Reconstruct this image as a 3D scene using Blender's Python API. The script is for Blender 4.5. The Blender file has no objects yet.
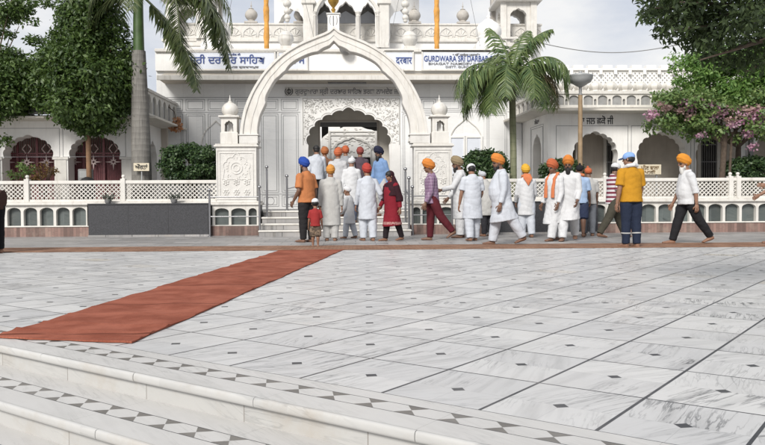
import bpy, math, random, colorsys
import numpy as np
from mathutils import Vector, Matrix
random.seed(7); np.random.seed(7)
C = bpy.context.scene.collection
SC = bpy.context.scene
R = math.radians

# ------------------------------------------------------------ camera
EYE = 0.84
FPX, W_PX, H_PX = 772.2, 765.0, 445.0
YAW, PITCH, ROLL = 0.035, math.atan(-22.1/772.2), -0.0054
cam_d = bpy.data.cameras.new('camera'); cam = bpy.data.objects.new('camera', cam_d); C.objects.link(cam)
cam_d.sensor_fit = 'HORIZONTAL'; cam_d.sensor_width = 36.0; cam_d.lens = 36.0*FPX/W_PX
cam_d.clip_start = 0.05; cam_d.clip_end = 2000
F_ = np.array([math.sin(YAW)*math.cos(PITCH), math.cos(YAW)*math.cos(PITCH), math.sin(PITCH)])
r0 = np.array([math.cos(YAW), -math.sin(YAW), 0.0]); u0 = np.cross(r0, F_)
R_ = math.cos(ROLL)*r0 + math.sin(ROLL)*u0; U_ = -math.sin(ROLL)*r0 + math.cos(ROLL)*u0
cam.matrix_world = Matrix(((R_[0], U_[0], -F_[0], 0), (R_[1], U_[1], -F_[1], 0), (R_[2], U_[2], -F_[2], EYE), (0, 0, 0, 1)))
SC.camera = cam
def ray(px, py):
    return F_ + (px-W_PX/2)/FPX*R_ + (H_PX/2-py)/FPX*U_
def at(px, py, Y):
    d = ray(px, py); t = Y/d[1]
    return (d[0]*t, Y, EYE+d[2]*t)
def Q(px, py, Y):
    p = at(px, py, Y); return (p[0], p[2])
def gnd(px, py, z=0.0):
    d = ray(px, py); t = (z-EYE)/d[2]
    return (d[0]*t, d[1]*t, z)
def Xp(px, Y, py=200): return at(px, py, Y)[0]
def Zp(py, Y, px=382): return at(px, py, Y)[2]

# ------------------------------------------------------------ world, sun, exposure
SUN_EL, SUN_AZ = R(36), R(204)      # azimuth measured clockwise from +Y (the view direction)
world = bpy.data.worlds.new('World'); SC.world = world; world.use_nodes = True
nt = world.node_tree; nt.nodes.clear()
wo = nt.nodes.new('ShaderNodeOutputWorld'); bg = nt.nodes.new('ShaderNodeBackground')
sky = nt.nodes.new('ShaderNodeTexSky'); sky.sky_type = 'NISHITA'; sky.sun_disc = False
sky.sun_elevation = SUN_EL; sky.sun_rotation = SUN_AZ; sky.dust_density = 2.5; sky.air_density = 1.0
tc = nt.nodes.new('ShaderNodeTexCoord'); mp = nt.nodes.new('ShaderNodeMapping')
mp.inputs['Scale'].default_value = (1.2, 1.2, 3.0); mp.inputs['Location'].default_value = (3.1, 0.4, 1.2)
no = nt.nodes.new('ShaderNodeTexNoise'); no.inputs['Scale'].default_value = 2.6; no.inputs['Detail'].default_value = 7; no.inputs['Roughness'].default_value = .55
rp = nt.nodes.new('ShaderNodeValToRGB'); rp.color_ramp.elements[0].position = .38; rp.color_ramp.elements[1].position = .68
rp.color_ramp.elements[0].color = (.80, .80, .80, 1); rp.color_ramp.elements[1].color = (1, 1, 1, 1)
clr = nt.nodes.new('ShaderNodeMix'); clr.data_type = 'RGBA'
clo = nt.nodes.new('ShaderNodeMix'); clo.data_type = 'RGBA'
clo.inputs['A'].default_value = (6.1, 6.45, 7.3, 1); clo.inputs['B'].default_value = (8.6, 8.6, 8.6, 1)
nt.links.new(tc.outputs['Generated'], mp.inputs['Vector']); nt.links.new(mp.outputs['Vector'], no.inputs['Vector'])
nt.links.new(no.outputs['Fac'], rp.inputs['Fac']); nt.links.new(rp.outputs['Color'], clr.inputs['Factor'])
cmr = nt.nodes.new('ShaderNodeMapRange'); cmr.inputs['From Min'].default_value = .40; cmr.inputs['From Max'].default_value = .62; nt.links.new(no.outputs['Fac'], cmr.inputs['Value']); nt.links.new(cmr.outputs['Result'], clo.inputs['Factor'])
nt.links.new(sky.outputs['Color'], clr.inputs['A']); nt.links.new(clo.outputs['Result'], clr.inputs['B'])
nt.links.new(clr.outputs['Result'], bg.inputs['Color']); bg.inputs['Strength'].default_value = 0.088
nt.links.new(bg.outputs['Background'], wo.inputs['Surface'])
sl = bpy.data.lights.new('sun', 'SUN'); sun = bpy.data.objects.new('sun', sl); C.objects.link(sun)
sl.energy = 3.0; sl.angle = R(18); sl.color = (1.0, .965, .91)
sd = Vector((math.sin(SUN_AZ)*math.cos(SUN_EL), math.cos(SUN_AZ)*math.cos(SUN_EL), math.sin(SUN_EL)))
sun.rotation_euler = sd.to_track_quat('Z', 'Y').to_euler()
vs = SC.view_settings; vs.view_transform = 'Standard'; vs.look = 'None'; vs.exposure = 0.31; vs.gamma = 1; vs.use_curve_mapping = False
SC.cycles.max_bounces = 6; SC.cycles.transparent_max_bounces = 6

# ------------------------------------------------------------ materials
class NT:
    def __init__(s, name):
        s.m = bpy.data.materials.new(name); s.m.use_nodes = True; s.t = s.m.node_tree
        s.b = s.t.nodes['Principled BSDF']
    def n(s, typ, **kw):
        x = s.t.nodes.new(typ)
        for k, v in kw.items(): setattr(x, k, v)
        return x
    def put(s, sock, v):
        if isinstance(v, bpy.types.NodeSocket): s.t.links.new(v, sock)
        else: sock.default_value = v
    def M(s, op, *a):
        x = s.n('ShaderNodeMath', operation=op)
        for i, v in enumerate(a): s.put(x.inputs[i], v)
        return x.outputs[0]
    def mix(s, f, a, b, blend='MIX'):
        x = s.n('ShaderNodeMix', data_type='RGBA', blend_type=blend)
        s.put(x.inputs['Factor'], f); s.put(x.inputs['A'], a if not isinstance(a, tuple) else (*a[:3], 1)); s.put(x.inputs['B'], b if not isinstance(b, tuple) else (*b[:3], 1))
        return x.outputs['Result']
    def noise(s, vec, scale, detail=4, rough=.55, dist=0.0):
        x = s.n('ShaderNodeTexNoise'); s.put(x.inputs['Vector'], vec); x.inputs['Scale'].default_value = scale
        x.inputs['Detail'].default_value = detail; x.inputs['Roughness'].default_value = rough; x.inputs['Distortion'].default_value = dist
        return x.outputs['Fac']
    def ramp(s, f, p0, p1, v0=0.0, v1=1.0):
        x = s.n('ShaderNodeMapRange'); s.put(x.inputs['Value'], f)
        x.inputs['From Min'].default_value = p0; x.inputs['From Max'].default_value = p1
        x.inputs['To Min'].default_value = v0; x.inputs['To Max'].default_value = v1
        return x.outputs['Result']
    def obj(s): return s.n('ShaderNodeTexCoord').outputs['Object']
    def bump(s, h, strength=.3, dist=.01):
        x = s.n('ShaderNodeBump'); s.put(x.inputs['Height'], h); x.inputs['Strength'].default_value = strength; x.inputs['Distance'].default_value = dist
        s.t.links.new(x.outputs['Normal'], s.b.inputs['Normal'])
def hexc(r, g, b):
    f = lambda c: (c/255/12.92) if c/255 <= .04045 else ((c/255+.055)/1.055)**2.4
    return (f(r), f(g), f(b))
def mat(name, col, rough=.6, var=.12, scale=6, metal=0, bump=0, bscale=40, spec=.5, dirt=0):
    k = NT(name); o = k.obj(); nz = k.noise(o, scale, 5)
    c0 = tuple(max(0, x*(1-var)) for x in col); c1 = tuple(min(1, x*(1+var)) for x in col)
    c = k.mix(k.ramp(nz, .3, .7), c0, c1)
    if dirt:
        st = k.n('ShaderNodeMapping'); k.put(st.inputs['Vector'], o); st.inputs['Scale'].default_value = (5, 5, .5)
        d = k.noise(st.outputs['Vector'], 2.2, 6, .65)
        c = k.mix(k.M('MULTIPLY', k.ramp(d, .52, .8), dirt), c, tuple(x*q for x, q in zip(col, (.55, .5, .43))))
    k.put(k.b.inputs['Base Color'], c); k.b.inputs['Roughness'].default_value = rough; k.b.inputs['Metallic'].default_value = metal
    k.b.inputs['Specular IOR Level'].default_value = spec
    if bump: k.bump(k.noise(o, bscale, 4), bump, .01)
    return k.m
def cloth_mat(name, col, kind=None, col2=None):
    k = NT(name); o = k.obj(); nz = k.noise(o, 9, 4)
    c = k.mix(k.ramp(nz, .3, .7), tuple(x*.9 for x in col), tuple(min(1, x*1.08) for x in col))
    if kind:
        sp = k.n('ShaderNodeSeparateXYZ'); k.put(sp.inputs[0], o)
        if kind == 'stripe':
            f = k.M('GREATER_THAN', k.M('FRACT', k.M('MULTIPLY', sp.outputs[2], 11.0)), .5)
        elif kind == 'check':
            a = k.M('GREATER_THAN', k.M('FRACT', k.M('MULTIPLY', sp.outputs[2], 16.0)), .72)
            b = k.M('GREATER_THAN', k.M('FRACT', k.M('MULTIPLY', k.M('ADD', sp.outputs[0], sp.outputs[1]), 16.0)), .72)
            f = k.M('MULTIPLY', k.M('ADD', a, b), .42)
        elif kind == 'camo':
            f = k.M('GREATER_THAN', k.noise(o, 16, 3), .5)
        elif kind == 'hem':
            a = k.M('LESS_THAN', sp.outputs[2], .40); b = k.M('GREATER_THAN', k.noise(o, 60, 2), .48)
            f = k.M('MULTIPLY', k.M('MULTIPLY', a, k.M('GREATER_THAN', sp.outputs[2], .345)), b)
        c = k.mix(f, c, col2)
    k.put(k.b.inputs['Base Color'], c); k.b.inputs['Roughness'].default_value = .85; k.b.inputs['Specular IOR Level'].default_value = .2
    q_ = k.n('ShaderNodeMapping'); k.put(q_.inputs['Vector'], o); q_.inputs['Scale'].default_value = (1, 1, .35)
    k.bump(k.noise(q_.outputs[0], 34, 4, .6, .6), .28, .02)
    return k.m
def leaf_mat(name, dark, light, trans=.25, rough=.5):
    k = NT(name); g = k.n('ShaderNodeNewGeometry'); rnd = g.outputs['Random Per Island']
    c = k.mix(rnd, dark, light)
    k.put(k.b.inputs['Base Color'], c); k.b.inputs['Roughness'].default_value = rough
    tr = k.n('ShaderNodeBsdfTranslucent'); k.put(tr.inputs['Color'], k.mix(.5, c, tuple(min(1, x*1.6) for x in light)))
    ms = k.n('ShaderNodeMixShader'); ms.inputs[0].default_value = trans
    k.t.links.new(k.b.outputs[0], ms.inputs[1]); k.t.links.new(tr.outputs[0], ms.inputs[2])
    k.t.links.new(ms.outputs[0], k.t.nodes['Material Output'].inputs['Surface'])
    return k.m

SL_, SM_, OL_, VA_ = .4820, .6308, -1.0163, 3.2606
def marble_tone(k, vec, seed, light, dark, ang):
    """veined marble: long drifting veins at an angle of its own in every slab"""
    rot = k.n('ShaderNodeVectorRotate', rotation_type='Z_AXIS'); k.put(rot.inputs['Vector'], vec); k.put(rot.inputs['Angle'], ang)
    off = k.n('ShaderNodeCombineXYZ'); k.put(off.inputs[0], k.M('MULTIPLY', seed, 37.0)); k.put(off.inputs[1], k.M('MULTIPLY', seed, 91.0)); 
    ad = k.n('ShaderNodeVectorMath', operation='ADD'); k.put(ad.inputs[0], rot.outputs[0]); k.put(ad.inputs[1], off.outputs[0])
    sc = k.n('ShaderNodeMapping'); k.put(sc.inputs['Vector'], ad.outputs[0]); sc.inputs['Scale'].default_value = (2.0, 19, 1)
    n1 = k.noise(sc.outputs[0], 1.0, 6, .56, .30)
    vein = k.M('SUBTRACT', 1.0, k.ramp(k.M('ABSOLUTE', k.M('SUBTRACT', n1, .5)), 0, .034))
    n2 = k.noise(ad.outputs[0], 2.1, 3, .5)
    soft = k.ramp(k.noise(sc.outputs[0], .55, 5, .6, .5), .48, .75)
    amt = k.M('ADD', k.M('MULTIPLY', vein, k.ramp(n2, .42, .62, 0, .95)), k.M('MULTIPLY', soft, .50))
    amt = k.M('MULTIPLY', amt, k.ramp(seed, 0, 1, .35, .95))
    amt = k.M('MINIMUM', amt, 1.0)
    return k.mix(amt, light, dark)
def court_mat():
    k = NT('court_marble'); o = k.obj(); sp = k.n('ShaderNodeSeparateXYZ'); k.put(sp.inputs[0], o); u, v = sp.outputs[0], sp.outputs[1]
    a = k.M('DIVIDE', k.M('SUBTRACT', u, OL_), SL_); b = k.M('DIVIDE', k.M('SUBTRACT', v, VA_), SM_)
    def near(x, s, add): return k.M('MULTIPLY', k.M('ABSOLUTE', k.M('SUBTRACT', k.M('FRACT', k.M('ADD', x, add)), .5)), s)
    da, db = near(a, SL_, .5), near(b, SM_, .5)         # distance to cell edges
    ha, hb = near(a, SL_, 0.0), near(b, SM_, 0.0)       # distance to cell centre lines
    ia, ib = k.M('FLOOR', k.M('MULTIPLY', a, 1.0)), k.M('FLOOR', k.M('MULTIPLY', b, 2.0))
    cx = k.n('ShaderNodeCombineXYZ'); k.put(cx.inputs[0], ia); k.put(cx.inputs[1], ib)
    wn = k.n('ShaderNodeTexWhiteNoise', noise_dimensions='2D'); k.put(wn.inputs['Vector'], cx.outputs[0]); seed = wn.outputs['Value']
    sc = k.n('ShaderNodeSeparateColor'); k.put(sc.inputs[0], wn.outputs['Color'])
    ang = k.ramp(sc.outputs[1], 0, 1, -1.95, -.85)
    base = k.mix(sc.outputs[2], (.47, .468, .468), (.56, .555, .545))
    base = k.mix(k.ramp(sc.outputs[0], .985, .99), base, (.50, .47, .42))
    col = marble_tone(k, o, seed, base, (.085, .087, .092), ang)
    seam = k.M('LESS_THAN', k.M('MINIMUM', ha, hb), .0011)
    col = k.mix(k.M('MULTIPLY', seam, .45), col, (.22, .22, .23))
    dia = k.M('LESS_THAN', k.M('ADD', ha, hb), .036)
    dark = (.030, .031, .036)
    court = k.M('GREATER_THAN', v, 2.70)
    ln = k.M('MAXIMUM', k.M('LESS_THAN', da, .0075), k.M('LESS_THAN', db, .0058))
    ln = k.M('MULTIPLY', k.M('MAXIMUM', ln, dia), court)
    # first row of cells runs on to the border without a row line
    # border band
    def band(lo, hi, edges):
        inb = k.M('MULTIPLY', k.M('GREATER_THAN', v, lo), k.M('LESS_THAN', v, hi))
        t = k.M('DIVIDE', k.M('ABSOLUTE', k.M('SUBTRACT', v, (lo+hi)/2)), (hi-lo)/2)
        p = .202
        du = k.M('MULTIPLY', k.M('ABSOLUTE', k.M('SUBTRACT', k.M('FRACT', k.M('DIVIDE', u, p)), .5)), p)
        tri = k.M('MULTIPLY', k.M('LESS_THAN', du, k.M('MULTIPLY', t, .054)), inb)
        l = 0.0
        for e in edges: l = k.M('MAXIMUM', l, k.M('LESS_THAN', k.M('ABSOLUTE', k.M('SUBTRACT', v, e)), .0026))
        return tri, l
    col = k.mix(ln, col, dark)
    plain = k.M('MULTIPLY', k.M('LESS_THAN', v, 2.70), 1.0)
    tone2 = marble_tone(k, o, k.M('ADD', .15, 0.0), (.50, .49, .475), (.28, .28, .27), .35)
    jn = k.M('LESS_THAN', near(k.M('DIVIDE', u, .78), .78, .5), .0012)
    tone2 = k.mix(k.M('MULTIPLY', jn, .6), tone2, (.25, .24, .23))
    col = k.mix(plain, col, tone2)
    for k_ in range(5):
        e = 2.335-.415*k_; lo, hi = e+.15, e+.263
        edges = [lo, hi] + ([2.70] if k_ == 0 else [])
        tri, l = band(lo, hi, edges)
        col = k.mix(tri, col, k.mix(k.noise(o, 30), (.085, .08, .075), (.165, .15, .13)))
        col = k.mix(l, col, dark)
    st = k.ramp(k.noise(o, 1.1, 6, .6), .50, .72)
    col = k.mix(k.M('MULTIPLY', st, .22), col, (.42, .40, .38))
    k.put(k.b.inputs['Base Color'], col)
    k.put(k.b.inputs['Roughness'], k.ramp(k.noise(o, 7, 5), .3, .7, .30, .50)); k.b.inputs['Specular IOR Level'].default_value = .45
    return k.m
def slab_mat(name, sx, sy, light, dark, joint=.0018, jcol=(.2, .2, .2), amount=1.0, axes='xy', rough=.45, ang0=0.0, dirt=.2, tv=.05):
    """marble slabs of sx by sy with fine joints, each slab veined its own way"""
    k = NT(name); o = k.obj(); sp = k.n('ShaderNodeSeparateXYZ'); k.put(sp.inputs[0], o)
    u = sp.outputs['XYZ'.index(axes[0].upper())]; v = sp.outputs['XYZ'.index(axes[1].upper())]
    a = k.M('DIVIDE', u, sx); b = k.M('DIVIDE', v, sy)
    ib = k.M('FLOOR', b); a = k.M('ADD', a, k.M('MULTIPLY', k.M('MODULO', ib, 2.0), .37))
    ia = k.M('FLOOR', a)
    cx = k.n('ShaderNodeCombineXYZ'); k.put(cx.inputs[0], ia); k.put(cx.inputs[1], ib)
    wn = k.n('ShaderNodeTexWhiteNoise', noise_dimensions='2D'); k.put(wn.inputs['Vector'], cx.outputs[0])
    sc = k.n('ShaderNodeSeparateColor'); k.put(sc.inputs[0], wn.outputs['Color'])
    uv = k.n('ShaderNodeCombineXYZ'); k.put(uv.inputs[0], u); k.put(uv.inputs[1], v)
    ang = k.ramp(sc.outputs[1], 0, 1, ang0-.4, ang0+.6)
    lt = k.mix(sc.outputs[2], tuple(x*(1-tv) for x in light), tuple(min(1, x*(1+tv)) for x in light))
    col = marble_tone(k, uv.outputs[0], k.M('MULTIPLY', wn.outputs['Value'], amount), lt, dark, ang)
    def near(x, s): return k.M('MULTIPLY', k.M('ABSOLUTE', k.M('SUBTRACT', k.M('FRACT', k.M('ADD', x, .5)), .5)), s)
    j = k.M('LESS_THAN', k.M('MINIMUM', near(a, sx), near(b, sy)), joint)
    col = k.mix(k.M('MULTIPLY', j, .7), col, jcol)
    if dirt:
        col = k.mix(k.M('MULTIPLY', k.ramp(k.noise(o, 3.2, 7, .66), .5, .8), dirt), col, (.36, .31, .25))
    k.put(k.b.inputs['Base Color'], col); k.b.inputs['Roughness'].default_value = rough
    return k.m
M_ = {}
M_['court'] = court_mat()
M_['walk'] = slab_mat('walkway_marble', .62, .46, (.31, .30, .295), (.10, .10, .10), axes='xy', dirt=.5, joint=.009, jcol=(.05, .05, .05), tv=.22)
M_['riser'] = slab_mat('step_marble', .68, 3.0, (.455, .45, .435), (.28, .28, .275), axes='xz', joint=.003, jcol=(.18, .16, .14), dirt=.7)
M_['nosing'] = slab_mat('nosing_marble', .83, 3.0, (.475, .47, .455), (.28, .28, .275), axes='xz', joint=.0, jcol=(.2, .18, .15), dirt=.75)
M_['white'] = mat('white_marble_paint', (.80, .79, .765), .55, .05, 3, dirt=.30)
M_['white2'] = mat('aged_white_marble', (.62, .60, .56), .55, .08, 4, dirt=.65, bump=.15, bscale=30)
M_['clad'] = slab_mat('facade_marble', .62, .9, (.80, .80, .79), (.68, .68, .68), axes='xz', joint=.0015, jcol=(.45, .45, .45), amount=.6, dirt=.08)
M_['carved'] = mat('carved_marble', (.60, .585, .555), .6, .08, 5, bump=.6, bscale=22, dirt=.3)
M_['cream'] = mat('cream_paint', (.62, .585, .52), .7, .06, 3, dirt=.3)
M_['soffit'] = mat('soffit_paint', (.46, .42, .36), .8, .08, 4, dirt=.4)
M_['line'] = mat('grey_inlay', (.22, .22, .23), .6, .15)
M_['slate'] = slab_mat('green_grey_stone', .41, 2.0, (.085, .10, .097), (.03, .038, .038), axes='xz', joint=.002, rough=.45, dirt=.12, tv=.3)
M_['brick'] = slab_mat('pink_sandstone', .075, .4, (.20, .125, .105), (.11, .08, .07), axes='xz', joint=.003, jcol=(.07, .055, .05), rough=.7, dirt=.5, tv=.38)
M_['granite'] = mat('dark_granite', (.036, .0365, .041), .45, .55, 60, bump=0)
M_['steel'] = mat('brushed_steel', (.34, .34, .35), .32, .1, 9, metal=1)
M_['dark'] = mat('interior_shade_paint', (.02, .019, .018), .8, .2)  # near-black colour stands in for the shade inside openings
M_['inner'] = mat('veranda_plaster', (.50, .455, .40), .85, .1, 3, dirt=.3)
M_['maroon'] = mat('maroon_iron', (.17, .055, .062), .5, .2, 9)
M_['grille_star'] = mat('pale_grille_metal', (.55, .44, .42), .5, .1)
M_['carpet'] = None
M_['board'] = mat('white_sign_enamel', (.66, .69, .75), .35, .04, 3, dirt=.15)
M_['blue'] = mat('blue_lettering', (.028, .06, .22), .5, .15)
M_['greytext'] = mat('grey_lettering', (.17, .17, .175), .6, .15)
M_['black'] = mat('black_lettering', (.02, .02, .022), .5, .1)
M_['saffron'] = mat('saffron_cloth', (.60, .30, .07), .85, .25, 5, bump=.6, bscale=9)
M_['gold'] = mat('weathered_gilding', (.36, .22, .05), .45, .25, 10, metal=.6)
M_['dome'] = mat('weathered_dome', (.44, .415, .38), .65, .12, 5, dirt=.45)
M_['bark'] = mat('brown_bark', (.085, .062, .045), .9, .3, 14, bump=.8, bscale=30)
M_['barkor'] = mat('painted_trunk', (.20, .115, .065), .85, .25, 9, bump=.5, bscale=30)
M_['pole'] = mat('ochre_painted_pole', (.27, .19, .11), .6, .2, 7, dirt=.4)
M_['grey'] = mat('grey_metal', (.20, .20, .20), .5, .15)
M_['lampshell'] = mat('grey_lamp_bowl', (.30, .31, .31), .4, .15, 6)
M_['soil'] = mat('soil', (.08, .055, .035), .95, .3)
M_['terracotta'] = mat('terracotta', (.25, .11, .06), .85, .2)
M_['ground'] = mat('ground_paving', (.35, .34, .33), .8, .15, .6)
# ------------------------------------------------------------ scene-graph helpers
ORG = {}
def thing(name, label, cat, loc=(0, 0, 0), group=None):
    o = bpy.data.objects.new(name, None); C.objects.link(o); o.location = loc; o.empty_display_size = .2
    o['label'] = label; o['category'] = cat
    if group: o['group'] = group
    ORG[o.name] = Vector(loc); return o
def tag(o, label, cat, group=None):
    o['label'] = label; o['category'] = cat
    if group: o['group'] = group
    return o
class MB:
    """collects faces in world coordinates; build() links them as one mesh object under a parent"""
    def __init__(s): s.v = []; s.f = []; s.mi = []
    def add(s, verts, faces, xf=None, mi=0):
        k = len(s.v)
        if xf is not None: verts = [tuple(xf @ Vector(p)) for p in verts]
        s.v.extend([tuple(map(float, p)) for p in verts]); s.f.extend([tuple(i+k for i in f) for f in faces]); s.mi.extend([mi]*len(faces)); return s
    def box(s, a, b, xf=None, bev=0, mi=0):
        (x0, y0, z0), (x1, y1, z1) = a, b
        x0, x1 = min(x0, x1), max(x0, x1); y0, y1 = min(y0, y1), max(y0, y1); z0, z1 = min(z0, z1), max(z0, z1)
        if bev:
            e = min(bev, (x1-x0)/3, (y1-y0)/3, (z1-z0)/3)
            P = []; 
            for z, i in ((z0, e), (z0+e, 0), (z1-e, 0), (z1, e)):
                P += [(x0+i+(e if not i else 0)*0, y0+i, z), (x1-i, y0+i, z), (x1-i, y1-i, z), (x0+i, y1-i, z)]
            F = [(3, 2, 1, 0), (12, 13, 14, 15)]
            for r in range(3):
                for j in range(4): F.append((r*4+j, r*4+(j+1) % 4, r*4+4+(j+1) % 4, r*4+4+j))
            return s.add(P, F, xf, mi)
        P = [(x0, y0, z0), (x1, y0, z0), (x1, y1, z0), (x0, y1, z0), (x0, y0, z1), (x1, y0, z1), (x1, y1, z1), (x0, y1, z1)]
        return s.add(P, [(3, 2, 1, 0), (4, 5, 6, 7), (0, 1, 5, 4), (1, 2, 6, 5), (2, 3, 7, 6), (3, 0, 4, 7)], xf, mi)
    def prism(s, poly, axis, a, b, xf=None):
        """closed polygon extruded along an axis; poly is given in the other two axes"""
        n = len(poly); P = []
        for t in (a, b):
            for p, q in poly: P.append({'x': (t, p, q), 'y': (p, t, q), 'z': (p, q, t)}[axis])
        F = [tuple(range(n-1, -1, -1)), tuple(range(n, 2*n))]+[(i, (i+1) % n, n+(i+1) % n, n+i) for i in range(n)]
        return s.add(P, F, xf)
    def tube(s, path, rad, seg=10, ref=None, cap=True, mi=0):
        path = [Vector(p) for p in path]; n = len(path); P = []; F = []
        if not isinstance(rad, (list, tuple)): rad = [rad]*n
        prev = None
        for i, p in enumerate(path):
            t = (path[min(i+1, n-1)]-path[max(i-1, 0)])
            if t.length < 1e-9: t = Vector((0, 0, 1))
            t.normalize()
            if ref is not None: a = Vector(ref)
            elif prev is not None: a = prev
            else: a = Vector((1, 0, 0)) if abs(t.x) < .8 else Vector((0, 1, 0))
            a = a - t*a.dot(t)
            if a.length < 1e-6: a = t.orthogonal()
            a.normalize(); prev = a; b = t.cross(a)
            ra, rb = rad[i] if isinstance(rad[i], (list, tuple)) else (rad[i], rad[i])
            for j in range(seg):
                th = 2*math.pi*j/seg; P.append(tuple(p+a*(ra*math.cos(th))+b*(rb*math.sin(th))))
        for i in range(n-1):
            for j in range(seg): F.append((i*seg+j, i*seg+(j+1) % seg, (i+1)*seg+(j+1) % seg, (i+1)*seg+j))
        if cap: F += [tuple(range(seg-1, -1, -1)), tuple(range((n-1)*seg, n*seg))]
        return s.add(P, F, None, mi)
    def lathe(s, prof, c, seg=20, lobes=0, depth=0, mi=0):
        """prof: (radius, z) upward; optional lobed cross-section"""
        P = []; F = []; n = len(prof)
        for r, z in prof:
            for j in range(seg):
                th = 2*math.pi*j/seg; rr = max(r, 1e-4)*(1+depth*math.cos(lobes*th) if lobes else 1); P.append((c[0]+rr*math.cos(th), c[1]+rr*math.sin(th), c[2]+z))
        for i in range(n-1):
            for j in range(seg): F.append((i*seg+j, i*seg+(j+1) % seg, (i+1)*seg+(j+1) % seg, (i+1)*seg+j))
        F += [tuple(range(seg-1, -1, -1)), tuple(range((n-1)*seg, n*seg))]
        return s.add(P, F, None, mi)
    def ell(s, c, r, seg=14, rings=9, ax=None, mi=0):
        P = []; F = []; X, Y, Z = ax if ax else (Vector((1, 0, 0)), Vector((0, 1, 0)), Vector((0, 0, 1))); c = Vector(c)
        for i in range(rings+1):
            ph = math.pi*i/rings; ph = min(max(ph, .02), math.pi-.02)
            for j in range(seg):
                th = 2*math.pi*j/seg
                P.append(tuple(c+X*(r[0]*math.sin(ph)*math.cos(th))+Y*(r[1]*math.sin(ph)*math.sin(th))-Z*(r[2]*math.cos(ph))))
        for i in range(rings):
            for j in range(seg): F.append((i*seg+j, i*seg+(j+1) % seg, (i+1)*seg+(j+1) % seg, (i+1)*seg+j))
        F += [tuple(range(seg-1, -1, -1)), tuple(range(rings*seg, (rings+1)*seg))]
        return s.add(P, F, None, mi)
    def mesh(s, name, off=(0, 0, 0)):
        me = bpy.data.meshes.new(name)
        me.from_pydata([(x-off[0], y-off[1], z-off[2]) for x, y, z in s.v], [], s.f); return me
    def build(s, name, m, parent=None, smooth=False, label=None, xf=None):
        off = ORG[parent.name] if parent is not None else Vector((0, 0, 0))
        me = s.mesh(name, off); mats = m if isinstance(m, (list, tuple)) else [m]
        for q in mats: me.materials.append(q)
        if len(mats) > 1: me.polygons.foreach_set('material_index', s.mi)
        if smooth:
            me.polygons.foreach_set('use_smooth', [True]*len(me.polygons)); me.set_sharp_from_angle(angle=R(42))
        return link(name, me, parent, label)
def link(name, me, parent=None, label=None, org=None):
    o = bpy.data.objects.new(name, me); C.objects.link(o)
    if parent is not None: o.parent = parent
    ORG[o.name] = ORG[parent.name] if parent is not None else Vector((0, 0, 0))
    if label: o['label'] = label
    return o
def struct(o): o['kind'] = 'structure'; return o
def evalmesh(ob):
    dg = bpy.context.evaluated_depsgraph_get(); return bpy.data.meshes.new_from_object(ob.evaluated_get(dg))
def plate_geo(outlines, depth, bevel=0):
    """flat outline(s) in (x, z), holes cut by the even-odd rule, given thickness towards +y"""
    cu = bpy.data.curves.new('tmp', 'CURVE'); cu.dimensions = '2D'; cu.fill_mode = 'BOTH'; cu.extrude = depth/2; cu.bevel_depth = bevel; cu.bevel_resolution = 0
    for pts in outlines:
        sp = cu.splines.new('POLY'); sp.points.add(len(pts)-1)
        for p, q in zip(sp.points, pts): p.co = (q[0], q[1], 0, 1)
        sp.use_cyclic_u = True
    ob = bpy.data.objects.new('tmp', cu); C.objects.link(ob)
    bpy.context.view_layer.update(); me = evalmesh(ob)
    V = [(v.co.x, depth/2-v.co.z, v.co.y) for v in me.vertices]; Fc = [tuple(p.vertices) for p in me.polygons]
    bpy.data.objects.remove(ob); bpy.data.curves.remove(cu); bpy.data.meshes.remove(me)
    return V, Fc
def plate(mb, outlines, Y, depth, xf=None, bevel=0):
    V, Fc = plate_geo(outlines, depth, bevel)
    mb.add([(x, y+Y, z) for x, y, z in V], Fc, xf); return mb
def rect(x0, z0, x1, z1): return [(x0, z0), (x1, z0), (x1, z1), (x0, z1)]
def text_geo(txt, size, depth=.012, width=None, font=None):
    cu = bpy.data.curves.new('tmp', 'FONT'); cu.body = txt; cu.size = size; cu.extrude = depth/2; cu.align_x = 'CENTER'; cu.offset = size*.012
    ob = bpy.data.objects.new('tmp', cu); C.objects.link(ob); bpy.context.view_layer.update(); me = evalmesh(ob)
    V = [(v.co.x, -v.co.z, v.co.y) for v in me.vertices]; Fc = [tuple(p.vertices) for p in me.polygons]
    bpy.data.objects.remove(ob); bpy.data.curves.remove(cu); bpy.data.meshes.remove(me)
    if width and V:
        xs = [p[0] for p in V]; k = width/(max(xs)-min(xs)); c = (max(xs)+min(xs))/2
        V = [((p[0]-c)*k, p[1], p[2]) for p in V]
    return V, Fc
def text(mb, txt, x, Y, z, size, width=None, xf=None):
    V, Fc = text_geo(txt, size, .012, width)
    mb.add([(a+x, b+Y, c+z) for a, b, c in V], Fc, xf); return mb
def arch(xc, hw, z0, zs, za, lobes=9, cusp=.06, tip=.0, n=8, full=1.0):
    """cusped arch outline from bottom left over the top to bottom right"""
    pts = [(xc-hw, z0)]; N = lobes*n; rz = za-zs-tip
    for i in range(N+1):
        t = i/N; th = math.pi*(1-t); k = 1-cusp*(1-abs(math.sin(math.pi*lobes*t))**.7)
        x = hw*k*(1 if math.cos(th) >= 0 else -1)*abs(math.cos(th))**full; z = rz*k*abs(math.sin(th))**(.9*full)
        z += tip*max(0, 1-abs(t-.5)/.14)**1.6
        pts.append((xc+x, zs+z))
    pts.append((xc+hw, z0)); return pts
def smooth_pts(P, n=6):
    P = [Vector((p[0], p[1], 0)) for p in P]; out = []
    for i in range(len(P)-1):
        a = P[max(i-1, 0)]; b = P[i]; c = P[i+1]; d = P[min(i+2, len(P)-1)]
        for j in range(n):
            t = j/n; q = .5*((2*b)+(c-a)*t+(2*a-5*b+4*c-d)*t*t+(3*b-a-3*c+d)*t**3); out.append((q.x, q.y))
    out.append((P[-1].x, P[-1].y)); return out
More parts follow.
